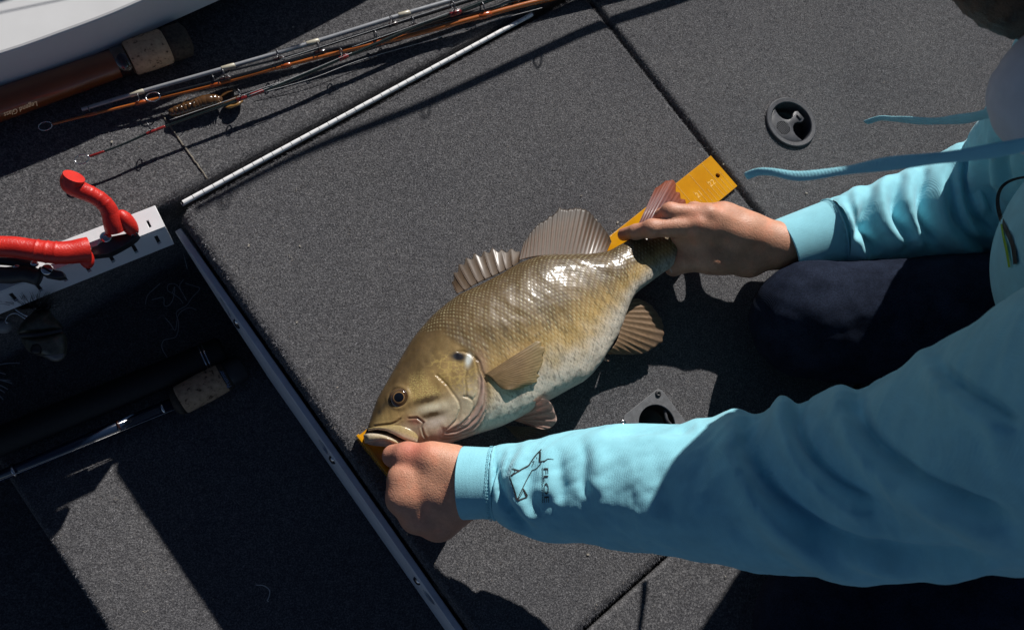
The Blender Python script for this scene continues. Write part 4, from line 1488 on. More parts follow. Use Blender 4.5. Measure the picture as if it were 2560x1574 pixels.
# ------------------------------------------------------------------ jeans
JF, JN = P(2035, 800, .075), P(2060, 1560, .075)
HF, HN = HIPS + np.array([-.02, .10, -.02]), HIPS + np.array([-.02, -.10, -.02])
AF, AN = JF + np.array([.42, -.02, -.03]), JN + np.array([.42, .04, -.03])
jp = [rc(JF, HF, .066, .098, .02), rc(JN, HN, .066, .098, .02), rc(JF, AF, .066, .052, .02), rc(JN, AN, .066, .052, .02), rc(HF, HN, .12, .12, .04)]
def jean_disp(p):
    return 0.0045 * (fbm(p[:, 0] * 22 + p[:, 2] * 14 + p[:, 1] * 8, p[:, 1] * 40 + p[:, 2] * 26 - p[:, 0] * 10, 91, 3) - .5) * 2
jv, jf = sdf_mesh(jp, 0.004, 18, jean_disp)
mj = MatBuilder('dark denim')
w1 = mj.node('ShaderNodeTexWave'); w1.inputs['Scale'].default_value = 420; w1.inputs['Distortion'].default_value = 1.5
mj.link(mj.coords('Object', (1, 1, 0.6)), w1.inputs['Vector'])
base = mj.ramp(mj.noise(34, 4, 0.6), [(0.3, (0.007, 0.010, 0.020)), (0.7, (0.018, 0.025, 0.046))])
thr = mj.ramp(mj.noise(650, 3, 0.7), [(0.35, (0.6, 0.6, 0.6)), (0.7, (1.5, 1.5, 1.5))])
mj.color(mj.mix(1.0, base, thr, 'MULTIPLY')).set(Roughness=0.9)
mj.b.inputs['Specular IOR Level'].default_value = 0.08
mj.bump(w1.outputs['Fac'], 0.35, 0.0006)
MAT['denim'] = mj.m
mesh_obj('jeans', jv, jf, MAT['denim'], person)

# ------------------------------------------------------------------ hair, gaiter, drawstrings
hairp = [el(hp(-.010, 0, .036), (.105, .090, .102), Rh, .02), el(hp(.030, 0, -.075), (.060, .068, .050), Rh, .02), rc(hp(-.01, .078, .0), hp(.03, .058, -.07), .018, .022, .01), rc(hp(-.01, -.078, .0), hp(.03, -.058, -.07), .018, .022, .01)]
def hair_disp(p):
    return 0.003 * (fbm(p[:, 0] * 240 + p[:, 2] * 90, p[:, 1] * 240, 95, 3) - .5) * 2
hrv, hrf = sdf_mesh(hairp, 0.004, 18, hair_disp)
# keep the face open
lf = (hrv - HEAD) @ fwd; lu = (hrv - HEAD) @ upv; ls = (hrv - HEAD) @ sdv
drop = (lf > .062) & (lu > -.048) & (lu < .030) & (np.abs(ls) < .058)
keep = ~drop[hrf].any(1)
mhair = MatBuilder('dark brown hair')
mhair.color(mhair.ramp(mhair.noise(300, 3), [(0.3, (0.012, 0.007, 0.005)), (0.7, (0.035, 0.020, 0.013))])).set(Roughness=0.55)
mhair.bump(mhair.noise(700, 3), 0.6, 0.002)
mesh_obj('hair', hrv, hrf[keep], mhair.m, person)

gc_ = P(2668, 232, .50)
gp_ = [rc(gc_, NECK + np.array([.02, 0, 0]), .046, .058, .03), rc(gc_ + np.array([.03, .02, .0]), hp(-.05, 0, -.07), .040, .05, .03)]
gv, gf = sdf_mesh(gp_, 0.004, 18, lambda p: 0.002 * (fbm(p[:, 0] * 50, p[:, 1] * 50 + p[:, 2] * 60, 97) - .5) * 2)
mesh_obj('neck_gaiter', gv, gf, plain('white gaiter cloth', (0.52, 0.55, 0.62), 0.85, 0, 0.06, 60, bump=0.2), person)

def strap(name, pts, w0, w1, parent, twist, label=None):
    C = catmull([P(*p) for p in pts], 90)
    t, s_, m_ = frames(C)
    V = []
    n = len(C)
    for i_ in range(n):
        f = i_ / (n - 1)
        a = twist(f)
        w = (w0 * (1 - f) + w1 * f) * (1 - 0.12 * math.sin(f * 23))
        vd = np.array([0, 0, CAM_H]) - C[i_]; vd /= np.linalg.norm(vd)
        d0 = np.cross(t[i_], vd); d0 /= np.linalg.norm(d0)
        d1 = np.cross(d0, t[i_])
        d = d0 * math.cos(a) + d1 * math.sin(a)
        e = np.cross(d, t[i_])
        for k in range(12):
            b = 2 * math.pi * k / 12
            V.append(C[i_] + d * w * math.cos(b) + e * 0.0014 * math.sin(b))
    F = [(i_ * 12 + k, i_ * 12 + (k + 1) % 12, (i_ + 1) * 12 + (k + 1) % 12, (i_ + 1) * 12 + k) for i_ in range(n - 1) for k in range(12)]
    F += [tuple(range(11, -1, -1)), tuple(range((n - 1) * 12, n * 12))]
    return mesh_obj(name, V, F, MAT['fleece'], parent)
strap('drawstring', [(2640, 240, .52), (2500, 275, .46), (2420, 295, .42), (2330, 303, .37), (2240, 298, .325), (2200, 296, .305), (2166, 306, .29)], .0050, .0036, hoodie, lambda f: 0.25 + 0.75 * f)
strap('drawstring', [(2680, 330, .55), (2560, 362, .53), (2430, 385, .515), (2300, 400, .498), (2200, 412, .48), (2100, 428, .457), (2000, 440, .433), (1930, 430, .414), (1895, 430, .404), (1866, 440, .394)], .0050, .0028, hoodie, lambda f: 0.55 * math.sin(f * 7.0))
# ================================================================== tackle
def gloss(name, col, rough=0.18, metal=0.0, coat=0.8, var=0.1, scale=40):
    return plain(name, col, rough, metal, var, scale, coat=coat)
MAT['rod_orange'] = gloss('amber glass blank', (0.42, 0.115, 0.020), 0.22)
MAT['rod_brown'] = gloss('brown amber butt', (0.22, 0.058, 0.012), 0.35)
MAT['rod_black'] = gloss('black graphite blank', (0.012, 0.013, 0.015), 0.22)
MAT['rod_green'] = gloss('dark green blank', (0.012, 0.020, 0.018), 0.2)
MAT['rod_silver'] = gloss('silver grey blank', (0.36, 0.37, 0.39), 0.28, 0.2)
MAT['rod_blue'] = gloss('midnight blue blank', (0.010, 0.020, 0.045), 0.15)
MAT['wrap_dark'] = gloss('dark thread wrap', (0.03, 0.012, 0.010), 0.2)
MAT['wrap_red'] = gloss('red thread wrap', (0.22, 0.015, 0.012), 0.2)
MAT['wrap_tan'] = gloss('cream thread wrap', (0.50, 0.46, 0.36), 0.3)
MAT['wrap_orange'] = gloss('orange thread wrap', (0.42, 0.08, 0.012), 0.2)
MAT['line'] = plain('clear fishing line', (0.55, 0.55, 0.55), 0.3)
mc = MatBuilder('cork')
mc.color(mc.ramp(mc.noise(160, 4, 0.7, mc.coords('Object', (1, 1, 1))), [(0.36, (0.10, 0.055, 0.028)), (0.42, (0.50, 0.32, 0.19)), (0.7, (0.66, 0.45, 0.28))])).set(Roughness=0.85)
mc.bump(mc.noise(220, 4, 0.7), 0.4, 0.001)
MAT['cork'] = mc.m
MAT['burl'] = plain('dark burl cork', (0.055, 0.042, 0.030), 0.8, 0, 0.6, 300, bump=0.3)

MAT['guide'] = plain('smoked guide wire', (0.16, 0.16, 0.17), 0.35, 0.8, 0.1, 200)
def torus_data(c, ax, bx, R, r, n=22, m=8, sx=1.0):
    c, ax, bx = (np.asarray(q, float) for q in (c, ax, bx))
    nx = np.cross(ax, bx)
    V = []
    for i_ in range(n):
        a = 2 * math.pi * i_ / n
        d = ax * math.cos(a) * sx + bx * math.sin(a)
        o_ = c + d * R
        dn = d / np.linalg.norm(d)
        for k in range(m):
            b = 2 * math.pi * k / m
            V.append(o_ + (dn * math.cos(b) + nx * math.sin(b)) * r)
    F = [(i_ * m + k, ((i_ + 1) % n) * m + k, ((i_ + 1) % n) * m + (k + 1) % m, i_ * m + (k + 1) % m) for i_ in range(n) for k in range(m)]
    return np.array(V), F

def at_path(path, q):
    """index on a path nearest to photo pixel q"""
    pr = PROJ(path)
    return int(np.argmin(np.hypot(pr[:, 0] - q[0], pr[:, 1] - q[1])))

def rod(name, label, pts, r0, r1, mat, guides=(), wraps=(), tip=False, wrap_mat=None, gsize=0.0045, seg=12, group='fishing rods laid along the gunwale', n=80, lean=(0, 0, 1)):
    path = catmull([p if len(p) == 3 and isinstance(p, np.ndarray) else P(*p) for p in pts], n)
    path = np.asarray(path)
    rad = np.linspace(r0, r1, n)
    e = empty(name, path[n // 2] * [1, 1, 0], label, 'fishing rod', group)
    tube('blank', path, rad, mat, e, seg)
    t, s_, m_ = frames(path)
    lean = np.asarray(lean, float)
    for q in wraps:
        k = at_path(path, q)
        a, b = max(k - 1, 0), min(k + 1, n - 1)
        d = t[k] * 0.008
        tube('thread_wrap', [path[k] - d, path[k] - d * .9, path[k] + d * .9, path[k] + d], np.array([rad[k] * 1.02, rad[k] * 1.16 + .0002, rad[k] * 1.16 + .0002, rad[k] * 1.02]), wrap_mat or MAT['wrap_tan'], e, seg)
    for g_ in guides:
        k = at_path(path, g_[:2])
        G_ = g_[2] if len(g_) > 2 else gsize
        sd = lean[0] * s_[k] + lean[2] * m_[k]
        sd = sd / np.linalg.norm(sd)
        ot = np.cross(t[k], sd)
        c = path[k] + sd * (rad[k] + G_ * 1.25)
        parts = [torus_data(c, sd, ot, G_, G_ * 0.16)]
        gd_ = mesh_obj('guide', *join_data(parts + [tube_data([path[k] + t[k] * G_ * 1.6 + sd * rad[k], c + t[k] * G_ * .2 - sd * G_ * .9], G_ * .12, 6), tube_data([path[k] - t[k] * G_ * 1.2 + sd * rad[k], c - sd * G_ * .95], G_ * .12, 6)]), MAT['guide'], e)
        d = t[k] * G_ * 1.5
        tube('thread_wrap', [path[k] - d, path[k] - d * .85, path[k] + d * .85, path[k] + d], np.array([rad[k] * 1.0, rad[k] * 1.18 + .0003, rad[k] * 1.18 + .0003, rad[k] * 1.0]), wrap_mat or MAT['wrap_dark'], e, 10)
    if tip:
        d = -t[0]
        sd = s_[0]
        c = path[0] + d * gsize * 1.7
        mesh_obj('tip_ring', *join_data([torus_data(c, d, sd, gsize * 1.25, gsize * .17, sx=1.35), tube_data([path[0] - d * .002, c - d * gsize * 1.5], gsize * .28, 8)]), MAT['chrome'], e)
    return e, path

c1 = lambda *p: [(a / 2.7, b / 2.7) for a, b in p]
def hz(pts, z):
    return [(a, b, z) for a, b in pts]
rod('fishing_rod', 'silver grey rod, uppermost of the rods beside the white gunwale', hz([(204, 274), (348, 231), (570, 168.5), (781, 107), (1007, 37), (1144, -3), (1500, -110)], .016), .0022, .0036, MAT['rod_silver'],
    wraps=[(348, 231), (570, 168), (781, 107), (1007, 37)])
rod('fishing_rod', 'thin orange rod with dark ring wraps running below the silver rod', hz([(130, 311), (218, 289), (363, 254), (533, 213), (718, 163), (900, 118), (1030, 88), (1203, 41), (1307, 13), (1388, -6), (1700, -80)], .013), .0013, .0044, MAT['rod_orange'],
    guides=[(218, 289), (363, 254), (533, 213), (718, 163), (945, 106, .0055), (1203, 41, .006)], tip=True, wrap_mat=MAT['wrap_orange'], gsize=.0040, lean=(-.9, 0, .35))
rod('fishing_rod', 'dark green rod with chrome guides, lowest rod, crossing the crayfish lure', hz([(222, 392), (300, 364), (378, 330), (444, 305), (611, 244), (741, 196), (859, 144), (900, 128), (1040, 68), (1144, 31), (1240, -6), (1500, -100)], .020), .0010, .0036, MAT['rod_green'],
    guides=[(378, 330), (611, 244), (859, 144), (1144, 31, .0055)], wraps=[(393, 325), (640, 233), (240, 386)], tip=True, wrap_mat=MAT['wrap_red'], gsize=.0042, lean=(-.8, 0, .6))
rod('fishing_rod', 'black rod lying hard against the upper side of the orange rod', hz([(400, 238), (607, 186), (800, 131), (900, 110), (1030, 70), (1225, 22), (1300, -4), (1600, -80)], .015), .0014, .0044, MAT['rod_black'],
    guides=[(570, 196), (800, 131), (1040, 66), (1290, 0)], tip=True, gsize=.0045, lean=(-.7, 0, .7))
rod('fishing_rod', 'thin black rod between the silver rod and the other black rod', hz([(575, 178), (760, 131), (900, 86), (1060, 38), (1190, -4), (1400, -70)], .018), .0012, .0030, MAT['rod_black'],
    guides=[(700, 147), (980, 61), (1205, -8)], gsize=.0042, lean=(-.7, 0, .7))
ln = empty('fishing_line', P(1100, 95, 0), 'single loose pale fishing line stretched just below the orange rod', 'fishing line')
tube('strand', catmull([P(640, 236, .004), P(780, 196, .006), P(900, 151, .006), P(1060, 105, .006), P(1225, 55, .008), P(1355, 20, .012)], 60), .00035, MAT['line'], ln, 6)
for a_, b_ in (((425, 300), (700, 205)), ((620, 240), (880, 132)), ((880, 118), (1150, 22)), ((700, 150), (1180, -6))):
    o = tube('line', catmull([P(*a_, .024), P((a_[0] + b_[0]) / 2, (a_[1] + b_[1]) / 2 + 1, .023), P(*b_, .025)], 20), .00028, MAT['line'], ln, 5)

# rods leaning out of view above the frame: they throw the long shadows
Lk = sun_dir / sun_dir[2]
def up_sun(px_, py_, z0, z):
    return P(px_, py_, z0) + Lk * (z - z0)
rod('leaning_rod', 'rod leaning outside the picture whose shadow crosses the hatch', [up_sun(490, 520, 0, .46), up_sun(760, 382, 0, .385), up_sun(1075, 255, 0, .30), up_sun(1350, 130, 0, .225), up_sun(1505, 62, 0, .18), up_sun(1720, -10, 0, .12), up_sun(2100, -150, 0, .03)], .0034, .0062, MAT['rod_black'],
    guides=[], group='rods leaning beside the boat')
lr = [o for o in COL.objects if o.name.startswith('leaning_rod')][0]
for (gx, gy, gz) in ((558, 486, .44), (1060, 262, .305), (1340, 138, .228)):
    c = up_sun(gx + 4, gy + 12, 0, gz)
    t_ = np.array([.8, .6, -.25])
    mesh_obj('guide', *torus_data(c, np.array([0, 0, 1.0]), np.array([0.6, -.8, 0]), .007, .0012), MAT['chrome'], lr)
rod('leaning_rod', 'rod leaning outside the picture whose shadow falls on the gunwale', [up_sun(-260, 150, .062, .30), up_sun(0, 68, .062, .28), up_sun(160, 24, .062, .26), up_sun(420, -6, .062, .24), up_sun(800, -60, .062, .20)], .0055, .0035, MAT['rod_black'], group='rods leaning beside the boat')
lr2 = [o for o in COL.objects if o.name.startswith('leaning_rod')][-1]
lr2 = [o for o in COL.objects if o.name == 'leaning_rod.001'][0]
mesh_obj('guide', *torus_data(up_sun(44, 62, .062, .27), np.array([0, .5, .85]), np.array([.9, -.3, 0]), .007, .0013), MAT['chrome'], lr2)
for off in (26, 62):
    tube('line', [up_sun(-100, 92 - 22 + off, .062, .27), up_sun(400, -18 + off * .6, .062, .25)], .0006, MAT['line'], lr2, 6)

# thick amber rod butt with cork ring
rb = empty('glass_rod', P(200, 200, 0), 'thick glossy brown rod butt with a cork ring in the shade under the gunwale', 'fishing rod')
bpth = np.linspace(0, 1, 30)[:, None]
a0, a1 = P(-260, 352, .021), P(322, 148, .021)
bt_path = a0 * (1 - bpth) + a1 * bpth
tube('butt', bt_path, np.linspace(.0180, .0155, 30), MAT['rod_brown'], rb, 28)
tube('thread_wrap', [a1 - (a1 - a0) * .06, a1 + (a1 - a0) * .002], [.0172, .0176], MAT['wrap_dark'], rb, 24)
dr = (a1 - a0) / np.linalg.norm(a1 - a0)
cb = a1
ck = [cb, cb + dr * .002, cb + dr * .024, cb + dr * .042, cb + dr * .044]
tube('cork_grip', ck, [.0165, .0190, .0200, .0196, .0180], MAT['cork'], rb, 28)
tube('end_cap', [cb + dr * .044, cb + dr * .050, cb + dr * .066, cb + dr * .070], [.0180, .0195, .0190, .012], MAT['burl'], rb, 24)
MAT['script'] = plain('pale script print', (0.42, 0.30, 0.20), 0.4)
tq = P(54, 273, .040)
text_obj('lettering', 'Legend Glass', .0064, MAT['script'], rb, tq + np.array([0, 0, .0005]), -np.r_[dr[:2], 0], -np.array([-dr[1] * .85, dr[0] * .85, .55]), .0001, shear=0.35)

# black tube and blue rod on the pit floor
z_ = PIT
bk = empty('black_rod', P(300, 960, z_), 'thick black rod grip with two thin silver rings on the pit floor', 'fishing rod')
b0, b1 = P(-220, 1192, z_ + .018), P(560, 874, z_ + .018)
bd = (b1 - b0) / np.linalg.norm(b1 - b0)
tube('grip', [b0, b1 - bd * .05, b1 - bd * .03, b1 - bd * .004, b1], [.0175, .0175, .0182, .0180, .0150], plain('black foam', (0.010, 0.010, 0.011), 0.75, 0, 0.3, 200, bump=0.2), bk, 28)
for q in ((505, 884), (513, 881)):
    k = (P(*q, z_ + .018) - b0) @ bd
    tube('ring', [b0 + bd * (k - .0006), b0 + bd * (k + .0006)], .0185, MAT['chrome'], bk, 32, caps=False)

br = empty('casting_rod', P(300, 1070, z_), 'blue black rod with a pale cork handle on the pit floor', 'fishing rod')
d0, d1 = P(-120, 1240, z_ + .014), P(440, 1006, z_ + .016)
dd = (d1 - d0) / np.linalg.norm(d1 - d0)
tube('blank', [d0, d1], [.0060, .0085], MAT['rod_blue'], br, 20)
for q in ((36, 1174), (408, 1018), (300, 1064)):
    k = (P(*q, z_ + .014) - d0) @ dd
    tube('winding', [d0 + dd * (k - .0014), d0 + dd * (k + .0014)], .0086, MAT['chrome'] if q[0] != 300 else MAT['wrap_dark'], br, 18)
tube('line', [d0 + np.array([0, -.006, .008]), d1 + np.array([0, -.009, .004])], .0004, MAT['line'], br, 6)
tube('collar', [d1 - dd * .004, d1, d1 + dd * .006], [.010, .0165, .0178], MAT['burl'], br, 24)
e1 = P(548, 948, z_ + .018)
cd = (e1 - d1); cl = np.linalg.norm(cd); cd /= cl
q0 = d1 + cd * .006
tube('cork_grip', [q0, q0 + cd * .002, q0 + cd * .03, q0 + cd * .054, q0 + cd * .056], [.0178, .0186, .0196, .0190, .0186], MAT['cork'], br, 28)
tube('collar', [q0 + cd * .056, q0 + cd * .063], [.0186, .0180], MAT['burl'], br, 24)
tube('end_cap', [q0 + cd * .063, q0 + cd * .066, q0 + cd * .082, q0 + cd * .086], [.0175, .0180, .0172, .012], MAT['black'], br, 24)
MAT['blue_print'] = plain('pale blue print', (0.25, 0.33, 0.50), 0.4)
text_obj('lettering', 'Premier', .0075, MAT['blue_print'], br, P(563, 947, z_ + .0368), np.array([cd[1] * -1, cd[0], 0]), -cd, .0001)

# ---- white slotted tool rack on the shelf edge
rackA, rackB = P(414, 567, .002), P(-260, 832, .002)
kd = (rackB - rackA); kl = np.linalg.norm(kd); kd /= kl
kb = np.array([-kd[1], kd[0], 0])
if (P(385, 531, .002) - rackA) @ kb < 0:
    kb = -kb
rack = empty('tool_rack', rackA * [1, 1, 0] + np.array([0, 0, -.04]), 'white plastic tool rack with dark slots fixed along the edge of the carpeted shelf', 'tool rack')
zup = np.array([0, 0, 1.0])
tp = mesh_obj('top_plate', *box_data(rackA + kd * kl / 2 + kb * .0135, kd * kl / 2, kb * .0135, zup * .0016), MAT['white_plastic'], rack, False)
fslope = (zup * .0140 + kb * .0048)
fp = mesh_obj('front_plate', *box_data(rackA + kd * kl / 2 + kb * .0012 - fslope - zup * .0016, kd * kl / 2, kb * .0015, fslope), MAT['white_plastic'], rack, False)
cut_f, cut_t = [], []
for q in ((392, 594), (338, 622), (283, 650), (226, 680), (170, 708), (110, 738), (50, 768)):
    k = (P(*q, -.02) - rackA) @ kd
    cut_f.append(box_data(rackA + kd * k - zup * .0145, kd * .0019, kb * .02, zup * .0068))
a_ = np.linspace(0, 2 * np.pi, 24, endpoint=False)
k = (P(365, 607, -.022) - rackA) @ kd
cc = rackA + kd * k - zup * .0165
V = [cc + kd * .0085 * math.cos(t_) + zup * .0058 * math.sin(t_) + kb * s_ for s_ in (-.02, .02) for t_ in a_]
cut_f.append((np.array(V), [tuple(range(24)), tuple(range(47, 23, -1))] + [(i_, i_ + 24, (i_ + 1) % 24 + 24, (i_ + 1) % 24) for i_ in range(24)]))
for q in ((375, 566), (92, 714)):
    k = (P(*q, .003) - rackA) @ kd
    cut_t.append(box_data(rackA + kd * k + kb * .0095, kd * .0012, kb * .0042, zup * .02))
for o, cs in ((fp, cut_f), (tp, cut_t)):
    bm = bmesh.new(); bm.from_mesh(o.data); bmesh.ops.recalc_face_normals(bm, faces=bm.faces); bm.to_mesh(o.data); bm.free()
    for cV, cF in cs:
        carve(o, [(cV, cF)])
    bevel(o, .0006, 2, 60)
mesh_obj('slot_dark', *box_data(rackA + kd * kl / 2 + kb * .0034 - fslope - zup * .0016, kd * kl / 2, kb * .0004, fslope * .99), MAT['void'], rack, False)

# ---- pliers with red handles
MAT['red'] = plain('red moulded rubber', (0.62, 0.022, 0.014), 0.42, 0, 0.12, 90, bump=0.0)
mr = MatBuilder('red scaled rubber')
vor = mr.node('ShaderNodeTexVoronoi'); vor.feature = 'DISTANCE_TO_EDGE'; vor.inputs['Scale'].default_value = 330
mr.link(mr.coords(), vor.inputs['Vector'])
rmp = mr.ramp(vor.outputs['Distance'], [(0.0, (0, 0, 0)), (0.12, (1, 1, 1))])
mr.color(mr.ramp(mr.noise(70, 4), [(0.3, (0.50, 0.014, 0.009)), (0.7, (0.68, 0.028, 0.016))])).set(Roughness=0.40)
mr.bump(rmp, 0.22, 0.0005)
MAT['red'] = mr.m
MAT['dark_metal'] = plain('gunmetal', (0.075, 0.078, 0.085), 0.38, 0.7, 0.2, 120)
cr = lambda *p: [(140 + a / 5.815, 420 + b / 5.815) for a, b in p]
pl_ = empty('pliers', P(290, 600, 0), 'pliers with bright red rubber handles resting open on the white rack', 'pliers')
def handle(name, pts, zs, rs, ridges=(), flare=None):
    path = catmull([P(a, b, z) for (a, b), z in zip(pts, zs)], 70)
    rad = np.interp(np.linspace(0, 1, 70), np.linspace(0, 1, len(rs)), rs)
    for r_ in ridges:
        rad = rad * (1 + 0.06 * np.exp(-((np.linspace(0, 1, 70) - r_) / .010) ** 2))
    return sharp(tube(name, path, rad, MAT['red'], pl_, 26), 50)
handle('handle', cr((262, 120), (225, 225), (330, 305), (500, 380), (640, 460), (740, 560), (800, 680), (840, 790), (880, 880)), (.068, .062, .057, .052, .047, .042, .036, .030, .024),
       (.0104, .0104, .0092, .0084, .0083, .0084, .0087, .0102, .0118), (.38, .50, .60))
handle('handle', cr((-900, 1140), (-600, 1150), (-300, 1195), (0, 1230), (200, 1225), (380, 1200), (470, 1190)), (.040, .038, .036, .034, .031, .028, .026),
       (.0105, .0108, .0108, .0112, .0115, .0120, .0135), (.45, .55, .65))
def blob_ball(name, c, r, ax_, mat, parent, fl=1.0):
    V, F = [], []
    ax_ = np.asarray(ax_, float); ax_ /= np.linalg.norm(ax_)
    s_ = np.cross(ax_, [0, 0, 1.0]); s_ /= np.linalg.norm(s_) + 1e-9
    m_ = np.cross(s_, ax_)
    for i_ in range(13):
        a = math.pi * i_ / 12
        for j_ in range(18):
            b = 2 * math.pi * j_ / 18
            V.append(np.asarray(c) + r[0] * ax_ * math.cos(a) + math.sin(a) * (s_ * r[1] * math.cos(b) + m_ * r[2] * math.sin(b)))
    F = [(i_ * 18 + j_, i_ * 18 + (j_ + 1) % 18, (i_ + 1) * 18 + (j_ + 1) % 18, (i_ + 1) * 18 + j_) for i_ in range(12) for j_ in range(18)]
    return mesh_obj(name, V, F, mat, parent)
blob_ball('thumb_guard', P(*cr((1040, 800))[0], .026), (.016, .0085, .0095), P(*cr((1090, 880))[0], .02) - P(*cr((980, 720))[0], .03), MAT['red'], pl_)
blob_ball('thumb_guard', P(*cr((440, 1310))[0], .022), (.011, .0075, .008), P(*cr((460, 1380))[0], .02) - P(*cr((420, 1240))[0], .024), MAT['red'], pl_)
def slab_px(name, pts, z0, z1, mat, parent, bv=.0008):
    zs = z1
    poly = [P(a, b, zs)[:2] for a, b in pts]
    o = mesh_obj(name, *prism_data(poly, z0, z1), mat, parent, False)
    bevel(o, bv, 2)
    return o
slab_px('jaw', cr((505, 1170), (690, 1060), (800, 990), (1010, 950), (1130, 900), (1195, 950), (1150, 1010), (1040, 1090), (900, 1170), (760, 1240), (505, 1270)), .006, .019, MAT['dark_metal'], pl_)
slab_px('jaw_shim', cr((455, 1090), (690, 1000), (640, 1060), (600, 1120), (490, 1150)), .010, .0205, MAT['white_plastic'], pl_)
slab_px('jaw_tip', cr((1060, 900), (1140, 880), (1180, 940), (1090, 985)), .010, .023, MAT['chrome'], pl_)
mesh_obj('pivot', *lathe_data([(.0060, -.004), (.0060, .002), (.0050, .0032), (.0001, .0034)], P(*cr((730, 1010))[0], .020), 24), MAT['chrome'], pl_)

# ---- second tool: black handled cutters
cu_ = lambda *p: [(a / 3.78, 600 + b / 3.78) for a, b in p]
ct_ = empty('line_cutters', P(60, 680, 0), 'small black handled cutters with a silver jaw below the red handle', 'cutters')
slab_px('jaw', cu_((345, 290), (370, 250), (430, 238), (520, 278), (590, 292), (612, 345), (540, 357), (420, 335)), .012, .022, MAT['dark_metal'], ct_)
slab_px('lever', cu_((150, 225), (290, 230), (370, 270), (350, 305), (230, 275), (130, 262)), .012, .020, MAT['chrome'], ct_)
mesh_obj('pivot_screw', *lathe_data([(.0058, -.004), (.0058, .001), (.0048, .0022), (.0001, .0024)], P(445 / 3.78, 600 + 280 / 3.78, .023), 24), MAT['chrome'], ct_)
mesh_obj('screw_slot', *box_data(P(445 / 3.78, 600 + 280 / 3.78, .0256), np.array([.0045, -.0025, 0]), np.array([.0005, .0009, 0]), (0, 0, .0003)), MAT['void'], ct_, False)
tube('handle', catmull([P(-60, 683, .016), P(20, 688, .017), P(60, 684, .017), P(100, 694, .016)], 20), [.0085] * 10 + [.0088] * 10, MAT['black'], ct_, 16)
tube('handle', catmull([P(-60, 650, .018), P(0, 650, .018), P(45, 655, .018), P(80, 664, .016)], 20), .0052, MAT['black'], ct_, 14)
for q in ((160, 260), (325, 225)):
    blob_ball('spring_pin', P(q[0] / 3.78, 600 + q[1] / 3.78, .021), (.004, .0035, .0035), (1, .3, 0), MAT['chrome'], ct_)

# ---- swimbait hanging by the rack
zz0 = -.050
MAT['bait'] = plain('olive bait skin', (0.085, 0.080, 0.055), 0.35, 0, 0.5, 160, coat=0.3, bump=0.4, bscale=700)
MAT['hairdark'] = plain('black bucktail', (0.012, 0.012, 0.013), 0.5)
sb = empty('swimbait', P(95, 830, PIT), 'jointed olive swimbait with a black bristle tuft hanging below the rack', 'lure')
def pad(name, pts, z, th, mat, parent):
    """pillow over a traced outline"""
    out_ = catmull(list(pts) + [pts[0]], 60)[:-1]
    c = out_.mean(0)
    V = []
    rings = 10
    for r_ in range(rings + 1):
        f = r_ / rings
        hgt = math.sqrt(max(1 - f * f, 0))
        for q in out_:
            w_ = c * (1 - f) + q * f
            V.append(P(w_[0], w_[1], z + th * hgt))
    n = len(out_)
    F = []
    for r_ in range(rings):
        for i_ in range(n):
            j_ = (i_ + 1) % n
            F.append((r_ * n + i_, (r_ + 1) * n + i_, (r_ + 1) * n + j_, r_ * n + j_))
    b0_ = len(V)
    for q in out_:
        w_ = c * .15 + q * .85
        V.append(P(w_[0], w_[1], z - th * .8))
    for i_ in range(n):
        j_ = (i_ + 1) % n
        F.append((rings * n + j_, rings * n + i_, b0_ + i_, b0_ + j_))
    F.append(tuple(range(b0_, b0_ + n)))
    o = mesh_obj(name, V, F, mat, parent)
    bm = bmesh.new(); bm.from_mesh(o.data); bmesh.ops.remove_doubles(bm, verts=bm.verts, dist=1e-6); bmesh.ops.recalc_face_normals(bm, faces=bm.faces); bm.to_mesh(o.data); bm.free()
    return o
pad('front_segment', cu_((330, 655), (465, 648), (490, 700), (590, 830), (420, 875), (180, 885), (165, 855), (205, 780), (290, 700)), zz0, .013, MAT['bait'], sb)
pad('rear_segment', cu_((190, 920), (400, 905), (588, 862), (636, 960), (612, 1110), (520, 1150), (390, 1095), (280, 1060), (220, 985)), zz0, .014, MAT['bait'], sb)
pad('eye', cu_((300, 985), (360, 970), (400, 1010), (385, 1070), (330, 1080), (285, 1050)), zz0 + .010, .006, MAT['void'], sb)
pad('mouth', cu_((400, 1085), (520, 1060), (610, 1075), (590, 1120), (510, 1140)), zz0 + .006, .006, plain('pale bait jaw', (0.16, 0.155, 0.15), 0.4), sb)
tube('joint_band', catmull([P(a, b, zz0 + .011) for a, b in cu_((185, 900), (390, 890), (590, 848))], 16), .0022, MAT['black'], sb, 8)
hp_ = []
for k in range(110):
    f = random.random()
    bx0 = np.array(cu_((200 + 270 * f, 640 + random.uniform(-15, 15)))[0])
    an = math.radians(-150 + 125 * f + random.gauss(0, 14))
    L_ = random.uniform(22, 55) * (1.0 if f > .3 else 1.3)
    tip_ = bx0 + L_ * np.array([math.cos(an), math.sin(an)])
    z1_ = zz0 + .012 + random.uniform(0, .035)
    pth = catmull([P(*bx0, zz0 + .004), P(*(0.5 * (bx0 + tip_) + np.array([random.gauss(0, 2), -3])), (zz0 + z1_) / 2 + .008), P(*tip_, z1_)], 5)
    hp_.append(tube_data(pth, np.linspace(.0005, .00012, 5), 4, caps=False))
o = mesh_obj('bristles', *join_data(hp_), MAT['hairdark'], sb)
o['kind'] = 'stuff'
tube('hook', catmull([P(a, b, zz0 + .016) for a, b in cu_((240, 740), (150, 690), (80, 710), (50, 770), (75, 780))], 24), .0009, MAT['chrome'], sb, 8)
tube('hook_eye', catmull([P(a, b, zz0 + .020) for a, b in cu_((130, 560), (135, 640), (200, 690), (260, 720))], 16), .0009, MAT['chrome'], sb, 8)
